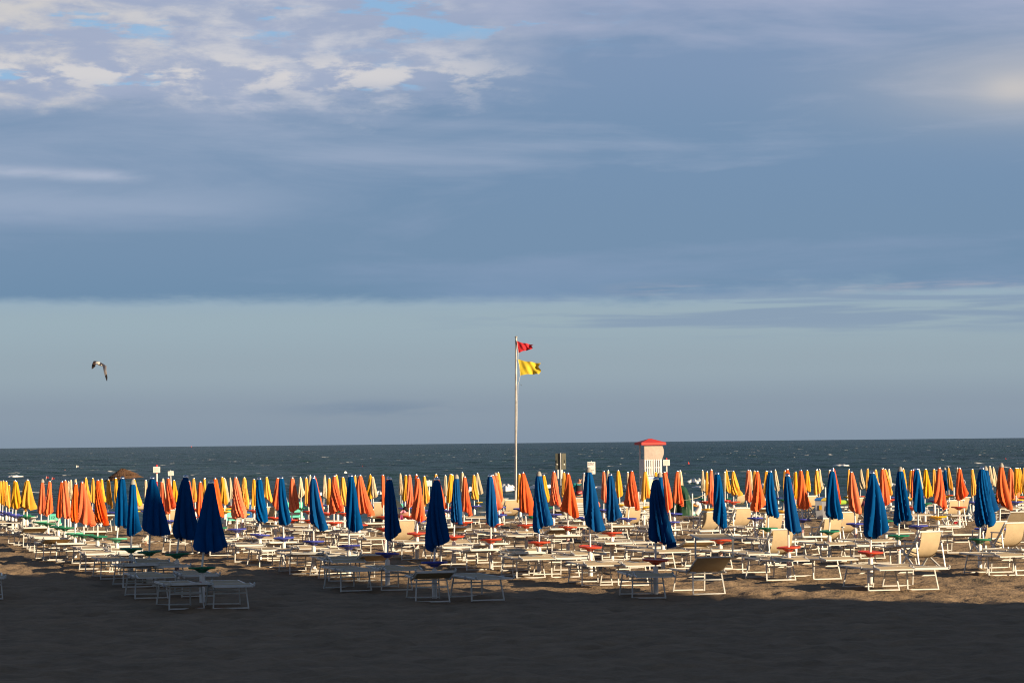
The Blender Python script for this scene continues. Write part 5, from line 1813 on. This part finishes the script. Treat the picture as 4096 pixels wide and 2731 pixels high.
def standing_gull(x, y):
    g = at(x, y, 0.0)
    B = Vector((g.x, g.y, gz(g.x, g.y)))
    e = thing('gull', B, R(75), 'grey and white gull standing on the sand between blue parasols', 'gull', 'gulls')
    mb = MB()
    mb.loft(ell_rings([((-0.20, 0, 0.15), 0.012, 0.008), ((-0.12, 0, 0.155), 0.04, 0.025), ((-0.04, 0, 0.16), 0.062, 0.055), ((0.04, 0, 0.17), 0.066, 0.065), ((0.09, 0, 0.19), 0.052, 0.055),
                       ((0.105, 0, 0.225), 0.036, 0.036), ((0.11, 0, 0.255), 0.034, 0.032), ((0.13, 0, 0.262), 0.03, 0.027), ((0.148, 0, 0.26), 0.012, 0.010)]))
    link('body', mb.mesh('body', GWH, smooth=True), e)
    mb = MB()
    mb.tube([Vector((0.145, 0, 0.26)), Vector((0.175, 0, 0.255)), Vector((0.185, 0, 0.245))], 0.008, 8, r2=0.003)
    link('beak', mb.mesh('beak', GBK), e)
    for s in (-1, 1):
        mb = MB()
        mb.loft(ell_rings([((-0.22, s * 0.02, 0.155), 0.006, 0.006), ((-0.10, s * 0.045, 0.165), 0.018, 0.03), ((0.0, s * 0.058, 0.175), 0.02, 0.045), ((0.06, s * 0.052, 0.185), 0.012, 0.03)], 10))
        link('wing', mb.mesh('wing', GGR, smooth=True), e)
        mb = MB()
        mb.tube([Vector((0.01, s * 0.025, 0.12)), Vector((0.005, s * 0.025, 0.06)), Vector((0.015, s * 0.025, 0.004)), Vector((0.045, s * 0.03, 0.002))], 0.006, 6)
        link('leg', mb.mesh('leg', GBK), e)
standing_gull(583, 2181)


# ------------------------------------------------------------------ labels
CN = {'blue': 'blue', 'orange': 'orange', 'coral': 'faded orange', 'yellow': 'yellow', 'cream': 'cream', 'striped': 'navy and white striped'}
TN = {'g': 'green', 'gl': 'pale green', 'b': 'blue', 'r': 'red', 'y': 'yellow'}
fam = {}
for u in PARASOLS:
    fam.setdefault((u['c'], u['tc']), []).append(u)
for (c, t), us in fam.items():
    us.sort(key=lambda d: d['x'])
    for k, u in enumerate(us):
        n = len(us)
        where = 'over a %s tray' % TN[t] if t else 'with its tray hidden'
        if n == 1:
            lab = 'the only closed %s parasol %s' % (CN[c], where)
        else:
            lab = 'closed %s parasol %s, %s of its kind from the left' % (CN[c], where, ordinal(k))
        short = '%s %s parasol' % (ordinal(k), CN[c]) if n > 1 else 'only %s parasol' % CN[c]
        u['ref'] = '%s %s' % (short, 'over a %s tray' % TN[t] if t else 'with hidden tray')
        tag(u['o'], lab, 'parasol', 'closed parasols standing in rows on the beach')

VN = {'flat': 'flat beige lounger', 'low': 'nearly flat beige lounger', 'flap': 'beige lounger with its shade tipped down', 'plain': 'pale flat lounger without shade',
      'tilt': 'lounger with slightly raised back', 'shade': 'lounger with raised back and raised sunshade', 'up': 'lounger with raised back and no shade'}
claimed = {}
for d in sorted(LOUNGERS, key=lambda q: (q['p'].y)):
    best = sorted(PARASOLS, key=lambda u: (u['p'] - d['p']).length)[:1][0]
    side = 'right' if (d['p'] - best['p']).dot(ALG) > 0 else 'left'
    claimed.setdefault((best['ref'], side, d['var']), []).append(d)
for (ref, side, var), ds in claimed.items():
    ds.sort(key=lambda q: q['p'].y)
    for k, d in enumerate(ds):
        pre = '' if len(ds) == 1 else ('nearer ' if k == 0 else ('farther ' if k == len(ds) - 1 else 'middle '))
        a = VN[var]
        lab = '%s%s %s of the %s' % (pre, a, side, ref)
        ws = lab.split()
        if len(ws) > 16:
            lab = ('%slounger %s of the %s' % (pre + {'flap': 'tipped shade ', 'plain': 'pale ', 'tilt': 'raised back ', 'shade': 'shaded ', 'up': 'raised ', 'flat': 'flat ', 'low': 'beige '}[var], side, ref))
        tag(d['o'], lab, 'sun lounger', 'sun loungers set out under the parasols')
for k, d in enumerate(sorted(CHAIRS, key=lambda q: q['x'])):
    best = sorted(PARASOLS, key=lambda u: (u['p'] - d['p']).length)[:1][0]
    tag(d['o'], 'beige sling deck chair, %s deck chair from the left, by the %s' % (ordinal(k), CN[best['c']] + ' parasol'), 'deck chair', 'deck chairs with raised slings')

# ------------------------------------------------------------------ light
SUN_EL = R(16.0)
SH = Vector((0.848, -0.53, 0)).normalized()
SUN_DIR = SH * math.cos(SUN_EL) + Vector((0, 0, math.sin(SUN_EL)))
sd = bpy.data.lights.new('sun', 'SUN')
sd.energy = 4.7
sd.angle = R(0.53)
sd.color = (1.0, 0.79, 0.53)
so = bpy.data.objects.new('sun', sd)
so.rotation_mode = 'QUATERNION'
so.rotation_quaternion = SUN_DIR.to_track_quat('Z', 'Y')
so.location = (60, -40, 60)
COL.objects.link(so)

# ------------------------------------------------------------------ unseen building behind the camera, put there and shaped to throw the foreground shade
def build_shade_building():
    E = Vector((-SH.y, SH.x, 0))                 # across the light
    if E.y < 0:
        E = -E
    def P(u, l, z):                              # u across the light, l metres towards the sun
        return E * u + SH * l + Vector((0, 0, z))
    l0 = P(0, 0, 0)
    q5 = Vector((8.8, 43.5, 0))
    L0 = q5.dot(SH) + 60.0
    e = thing('shade_building', P(24, L0 + 6, 0), math.atan2(E.y, E.x), 'unseen building behind the camera, its outline shaped to throw the foreground shade', 'building')
    inv = e.matrix_basis.inverted() if False else (Matrix.Translation(e.location) @ Matrix.Rotation(math.atan2(E.y, E.x), 4, 'Z')).inverted()
    def block(name, u0, u1, z0, z1, m, l_a=0.0, l_b=12.0):
        mb = MB()
        vs = [inv @ P(u, L0 + l, z) for u in (u0, u1) for l in (l_a, l_b) for z in (z0, z1)]
        mb.add(vs, [(0, 1, 3, 2), (4, 6, 7, 5), (0, 4, 5, 1), (2, 3, 7, 6), (0, 2, 6, 4), (1, 5, 7, 3)])
        return link(name, mb.mesh(name, m), e)
    wallm = mat('pale render', (0.55, 0.50, 0.43), 0.9, 0.06, 0.4)
    glass = mat('dark window glass', (0.03, 0.04, 0.05), 0.1, 0.1, 1, spec=0.6)
    prof = [(2.0, 0.0), (40.5, 0.0), (40.5, 17.0), (39.9, 18.6), (40.4, 19.1), (40.4, 19.8), (39.2, 20.1), (39.4, 21.2), (40.6, 21.9), (2.0, 21.9)]  # edge steps shaped to place the border of sun and shade on the beach
    mb = MB()
    mb.loft([[inv @ P(u - (0.4 * l if u > 10 else 0), L0 + l, z) for u, z in prof] for l in (0.0, 12.0)])
    link('wall', mb.mesh('wall', wallm), e)
    mb = MB()
    ue0, ue1, la, lb, ze, zr = -1.0, 43.3, -0.3, 12.6, 21.9, 28.2
    sl = 0.80
    top = (zr - ze - 0.3) / sl
    vs = [P(ue0, L0 + la, ze), P(ue1, L0 + la, ze), P(ue1 - 7.0, L0 + lb, ze), P(ue0, L0 + lb, ze),
          P(ue0, L0 + la, ze + 0.3), P(ue1, L0 + la, ze + 0.3), P(ue1 - 7.0, L0 + lb, ze + 0.3), P(ue0, L0 + lb, ze + 0.3),
          P(ue0 + top, L0 + 6, zr), P(ue1 - top, L0 + 6, zr)]
    mb.add([inv @ v for v in vs], [(3, 2, 1, 0), (0, 1, 5, 4), (1, 2, 6, 5), (2, 3, 7, 6), (3, 0, 4, 7), (4, 5, 9, 8), (6, 7, 8, 9), (5, 6, 9), (7, 4, 8)])
    link('roof', mb.mesh('roof', mat('red brown roof tiles', (0.26, 0.11, 0.07), 0.9)), e)
    for k in range(7):
        mb = MB()
        z = 1.2 + 3.0 * k
        for j in range(11):
            u = 4.0 + 3.4 * j
            vs = [inv @ P(uu, L0 + l, zz) for uu in (u, u + 1.6) for l in (-0.06, 0.05) for zz in (z, z + 1.6)]
            mb.add(vs, [(0, 1, 3, 2), (4, 6, 7, 5), (0, 4, 5, 1), (2, 3, 7, 6), (0, 2, 6, 4), (1, 5, 7, 3)])
        link('window_row', mb.mesh('window_row', glass), e)

build_shade_building()

# ------------------------------------------------------------------ sky
def build_sky():
    w = bpy.data.worlds.new('World')
    SC.world = w
    w.use_nodes = True
    nt = w.node_tree
    L = nt.links
    bg = nt.nodes['Background']
    STR = 0.1
    bg.inputs['Strength'].default_value = STR
    EXPO = SKY_GAIN
    def M(op, *a, clamp=False):
        n = nt.nodes.new('ShaderNodeMath')
        n.operation = op
        n.use_clamp = clamp
        for i, v in enumerate(a):
            if isinstance(v, (int, float)):
                n.inputs[i].default_value = v
            else:
                L.new(v, n.inputs[i])
        return n.outputs[0]
    def sstep(lo, hi, v):
        n = nt.nodes.new('ShaderNodeMapRange')
        n.interpolation_type = 'SMOOTHSTEP'
        n.inputs['From Min'].default_value = lo
        n.inputs['From Max'].default_value = hi
        L.new(v, n.inputs['Value'])
        return n.outputs[0]
    def gauss(v, c, s):
        d = M('DIVIDE', M('SUBTRACT', v, c), s)
        return M('EXPONENT', M('MULTIPLY', M('MULTIPLY', d, d), -1.0))
    def C(rgb):
        return tuple(v / (STR * EXPO) for v in lin(rgb)) + (1.0,)
    def ramp(v, stops):
        n = nt.nodes.new('ShaderNodeValToRGB')
        n.color_ramp.interpolation = 'EASE'
        el = n.color_ramp.elements
        while len(el) < len(stops):
            el.new(0.5)
        for q, (p, c) in zip(el, stops):
            q.position = p
            q.color = C(c)
        L.new(v, n.inputs['Fac'])
        return n.outputs['Color']
    def mix(f, a, b):
        n = nt.nodes.new('ShaderNodeMix')
        n.data_type = 'RGBA'
        if isinstance(f, (int, float)):
            n.inputs['Factor'].default_value = f
        else:
            L.new(f, n.inputs['Factor'])
        for i, v in ((6, a), (7, b)):
            if isinstance(v, tuple):
                n.inputs[i].default_value = v
            else:
                L.new(v, n.inputs[i])
        return n.outputs[2]
    tc = nt.nodes.new('ShaderNodeTexCoord')
    sp = nt.nodes.new('ShaderNodeSeparateXYZ')
    L.new(tc.outputs['Generated'], sp.inputs[0])
    DEG = 180 / PI
    az = M('MULTIPLY', M('ARCTAN2', sp.outputs['X'], sp.outputs['Y']), DEG)
    el = M('MULTIPLY', M('ARCSINE', sp.outputs['Z']), DEG)
    def noise(kx, ky, ox, oy, detail=5, rough=0.55, dist=0.0):
        cb = nt.nodes.new('ShaderNodeCombineXYZ')
        L.new(M('ADD', M('MULTIPLY', az, kx), ox), cb.inputs[0])
        L.new(M('ADD', M('MULTIPLY', el, ky), oy), cb.inputs[1])
        n = nt.nodes.new('ShaderNodeTexNoise')
        n.noise_dimensions = '2D'
        n.inputs['Scale'].default_value = 1.0
        n.inputs['Detail'].default_value = detail
        n.inputs['Roughness'].default_value = rough
        n.inputs['Distortion'].default_value = dist
        L.new(cb.outputs[0], n.inputs['Vector'])
        return n.outputs['Fac']
    sky = nt.nodes.new('ShaderNodeTexSky')
    sky.sky_type = 'NISHITA'
    sky.sun_disc = False
    sky.sun_elevation = SUN_EL
    sky.sun_rotation = math.atan2(SH.x, SH.y)
    sky.air_density = 1.0
    sky.dust_density = 1.0
    sky.ozone_density = 1.5
    # clear air under the cloud deck
    e12 = M('DIVIDE', el, 4.0, clamp=True)
    low = ramp(e12, [(0.0, (134, 150, 167)), (0.18, (140, 155, 170)), (0.42, (151, 168, 179)), (0.70, (155, 175, 186)), (0.86, (151, 174, 191)), (1.0, (150, 173, 192))])
    # far low cloud bank over the horizon
    nb = noise(0.5, 3.0, 5, 2)
    bank = M('MULTIPLY', M('MULTIPLY', gauss(az, -3.2, 1.7), gauss(el, 0.82, 0.16)), sstep(0.35, 0.6, nb))
    low = mix(M('MULTIPLY', bank, 0.75), low, C((124, 143, 164)))
    # thin streaks on the right below the deck
    ns = noise(0.16, 3.2, 3.3, 1.7, 6, 0.55, 0.3)
    stz = M('MULTIPLY', sstep(-3.2, 3.0, az), M('MULTIPLY', sstep(2.2, 2.7, el), M('SUBTRACT', 1.0, sstep(3.5, 3.9, el))))
    stf = M('MULTIPLY', stz, sstep(0.40, 0.60, ns))
    low = mix(M('MULTIPLY', stf, 0.6), low, C((126, 148, 177)))
    npk = noise(0.22, 2.6, 8.3, 4.1, 6, 0.6, 0.2)
    pk = M('MULTIPLY', M('MULTIPLY', gauss(el, 3.44, 0.13), sstep(1.5, 4.0, az)), sstep(0.45, 0.62, npk))
    # the deck: blue grey below, paler and more lilac above
    nd = noise(0.055, 0.42, 1.2, 0.4, 6, 0.55, 0.3)
    ndf = noise(0.16, 0.9, 7.2, 3.4, 7, 0.6, 0.4)
    e11 = M('DIVIDE', M('SUBTRACT', el, 3.0), 8.0, clamp=True)
    deckA = ramp(e11, [(0.0, (111, 142, 171)), (0.2, (117, 145, 174)), (0.45, (118, 146, 177)), (0.75, (126, 150, 182)), (1.0, (146, 160, 192))])
    deckB = ramp(e11, [(0.0, (120, 148, 178)), (0.2, (132, 154, 183)), (0.45, (147, 165, 191)), (0.75, (158, 170, 196)), (1.0, (170, 178, 204))])
    leftw = M('MULTIPLY', M('MULTIPLY', M('SUBTRACT', 1.0, sstep(-9.0, 3.0, az)), sstep(4.0, 5.2, el)), 0.62)
    df = M('ADD', M('ADD', sstep(0.38, 0.66, nd), M('MULTIPLY', M('SUBTRACT', ndf, 0.5), 1.5)), M('SUBTRACT', M('ADD', leftw, M('MULTIPLY', sstep(6.5, 9.0, el), 0.22)), 0.24), clamp=True)
    deck = mix(df, deckA, deckB)
    # bands of lighter cloud on the left, a warm break on the right
    nl = noise(0.30, 1.4, 2.2, 9.1, 6, 0.55, 0.3)
    edge_l = M('ADD', 6.16, M('MULTIPLY', M('ADD', az, 11.0), -0.035))
    dl = M('DIVIDE', M('SUBTRACT', M('ADD', el, M('MULTIPLY', M('SUBTRACT', nl, 0.5), 0.25)), edge_l), 0.13)
    st1 = M('MULTIPLY', M('EXPONENT', M('MULTIPLY', M('MULTIPLY', dl, dl), -1.0)), M('SUBTRACT', 1.0, sstep(-9.2, -7.6, az)))
    deck = mix(M('MULTIPLY', st1, M('MULTIPLY', sstep(0.30, 0.62, nl), 0.8)), deck, C((176, 186, 206)))
    dl2 = M('DIVIDE', M('SUBTRACT', M('ADD', el, M('MULTIPLY', M('SUBTRACT', nl, 0.5), 0.7)), 5.45), 0.42)
    st2 = M('MULTIPLY', M('EXPONENT', M('MULTIPLY', M('MULTIPLY', dl2, dl2), -1.0)), M('SUBTRACT', 1.0, sstep(-8.5, -2.5, az)))
    deck = mix(M('MULTIPLY', st2, 0.65), deck, C((156, 172, 196)))
    glow = M('MULTIPLY', gauss(az, 12.2, 3.6), gauss(el, 7.9, 1.0))
    glow = M('MULTIPLY', glow, M('ADD', 0.55, M('MULTIPLY', ndf, 0.9)), clamp=True)
    deck = mix(M('MULTIPLY', glow, 0.62), deck, C((196, 194, 196)))
    core = M('MULTIPLY', gauss(az, 11.4, 0.75), gauss(el, 7.75, 0.32))
    deck = mix(M('MULTIPLY', core, 0.5), deck, C((216, 208, 200)))
    # sunlit heaps along the top left with blue gaps
    nc = noise(0.34, 1.15, 4.4, 0.3, 9, 0.60, 0.12)
    nc2 = noise(0.62, 1.9, 1.4, 6.3, 9, 0.58, 0.15)
    fadex = M('SUBTRACT', 1.0, sstep(-3.2, 1.6, az))
    zone = M('MULTIPLY', sstep(7.3, 8.1, M('ADD', el, M('MULTIPLY', M('SUBTRACT', nc, 0.5), 1.6))), fadex)
    heap = M('MULTIPLY', zone, sstep(0.42, 0.66, M('ADD', M('MULTIPLY', nc, 0.55), M('MULTIPLY', nc2, 0.45))))
    litc = mix(sstep(-11.0, -5.0, az), C((213, 209, 205)), C((206, 207, 214)))
    row = M('MULTIPLY', M('MULTIPLY', gauss(el, 8.35, 0.42), fadex), sstep(0.45, 0.60, nc2))
    ng = noise(0.40, 1.7, 11.4, 2.6, 8, 0.60, 0.1)
    gapz = M('MULTIPLY', sstep(8.7, 9.4, el), M('SUBTRACT', 1.0, sstep(-0.5, 3.5, az)))
    gap = M('MULTIPLY', gapz, sstep(0.53, 0.64, ng))
    gap2 = M('MULTIPLY', M('MULTIPLY', gauss(el, 8.2, 0.30), M('SUBTRACT', 1.0, sstep(-2.6, -1.2, az))), sstep(0.60, 0.70, ng))
    blue = M('MAXIMUM', gap, gap2)
    nish = nt.nodes.new('ShaderNodeMix')
    nish.data_type = 'RGBA'
    nish.inputs['Factor'].default_value = 0.85
    L.new(sky.outputs['Color'], nish.inputs[6])
    nish.inputs[7].default_value = C((126, 172, 214))
    deck = mix(M('MULTIPLY', zone, 0.70), deck, C((165, 176, 201)))
    deck = mix(M('MULTIPLY', blue, 0.82), deck, nish.outputs[2])
    deck = mix(M('MULTIPLY', M('MULTIPLY', heap, 0.82), M('SUBTRACT', 1.0, M('MULTIPLY', blue, 0.75))), deck, litc)
    deck = mix(M('MULTIPLY', row, 0.95), deck, C((212, 210, 212)))
    # lower edge of the deck
    ne = noise(0.13, 0.5, 6.1, 3.3, 6, 0.6)
    ew = M('ADD', el, M('MULTIPLY', M('SUBTRACT', ne, 0.5), M('ADD', 0.48, M('MULTIPLY', sstep(-4.0, 6.0, az), 0.65))))
    nef = noise(0.55, 2.4, 2.7, 8.1, 7, 0.62, 0.2)
    ew = M('ADD', ew, M('MULTIPLY', M('SUBTRACT', nef, 0.5), 0.30))
    ew = M('SUBTRACT', ew, M('MULTIPLY', sstep(2.0, 8.0, az), 0.22))
    body = mix(sstep(3.08, 3.44, ew), low, deck)
    body = mix(M('MULTIPLY', pk, 0.55), body, C((172, 172, 184)))
    # overhead and behind, unseen: dark cloud added over open sky to dim the shade
    no = noise(0.02, 0.05, 0.7, 0.2, 5, 0.6)
    over = mix(M('MULTIPLY', sstep(0.35, 0.65, no), 0.75), sky.outputs['Color'], C((60, 76, 102)))
    over = mix(0.6, over, C((43, 61, 95)))
    full = mix(sstep(11.5, 24.0, el), body, over)
    L.new(full, bg.inputs['Color'])

EXPOSURE = 1.15
SKY_GAIN = 2 ** EXPOSURE
build_sky()
SC.view_settings.view_transform = 'Standard'
SC.view_settings.look = 'None'
SC.view_settings.exposure = EXPOSURE
SC.view_settings.gamma = 1.0
SC.view_settings.use_curve_mapping = False
SC.render.resolution_x = 1024
SC.render.resolution_y = 682
SC.cycles.max_bounces = 6
SC.cycles.filter_width = 1.15
SC.cycles.use_denoising = True
SC.cycles.denoiser = 'OPENIMAGEDENOISE'
SC.cycles.denoising_input_passes = 'RGB_ALBEDO_NORMAL'
SC.cycles.sample_clamp_indirect = 2.0
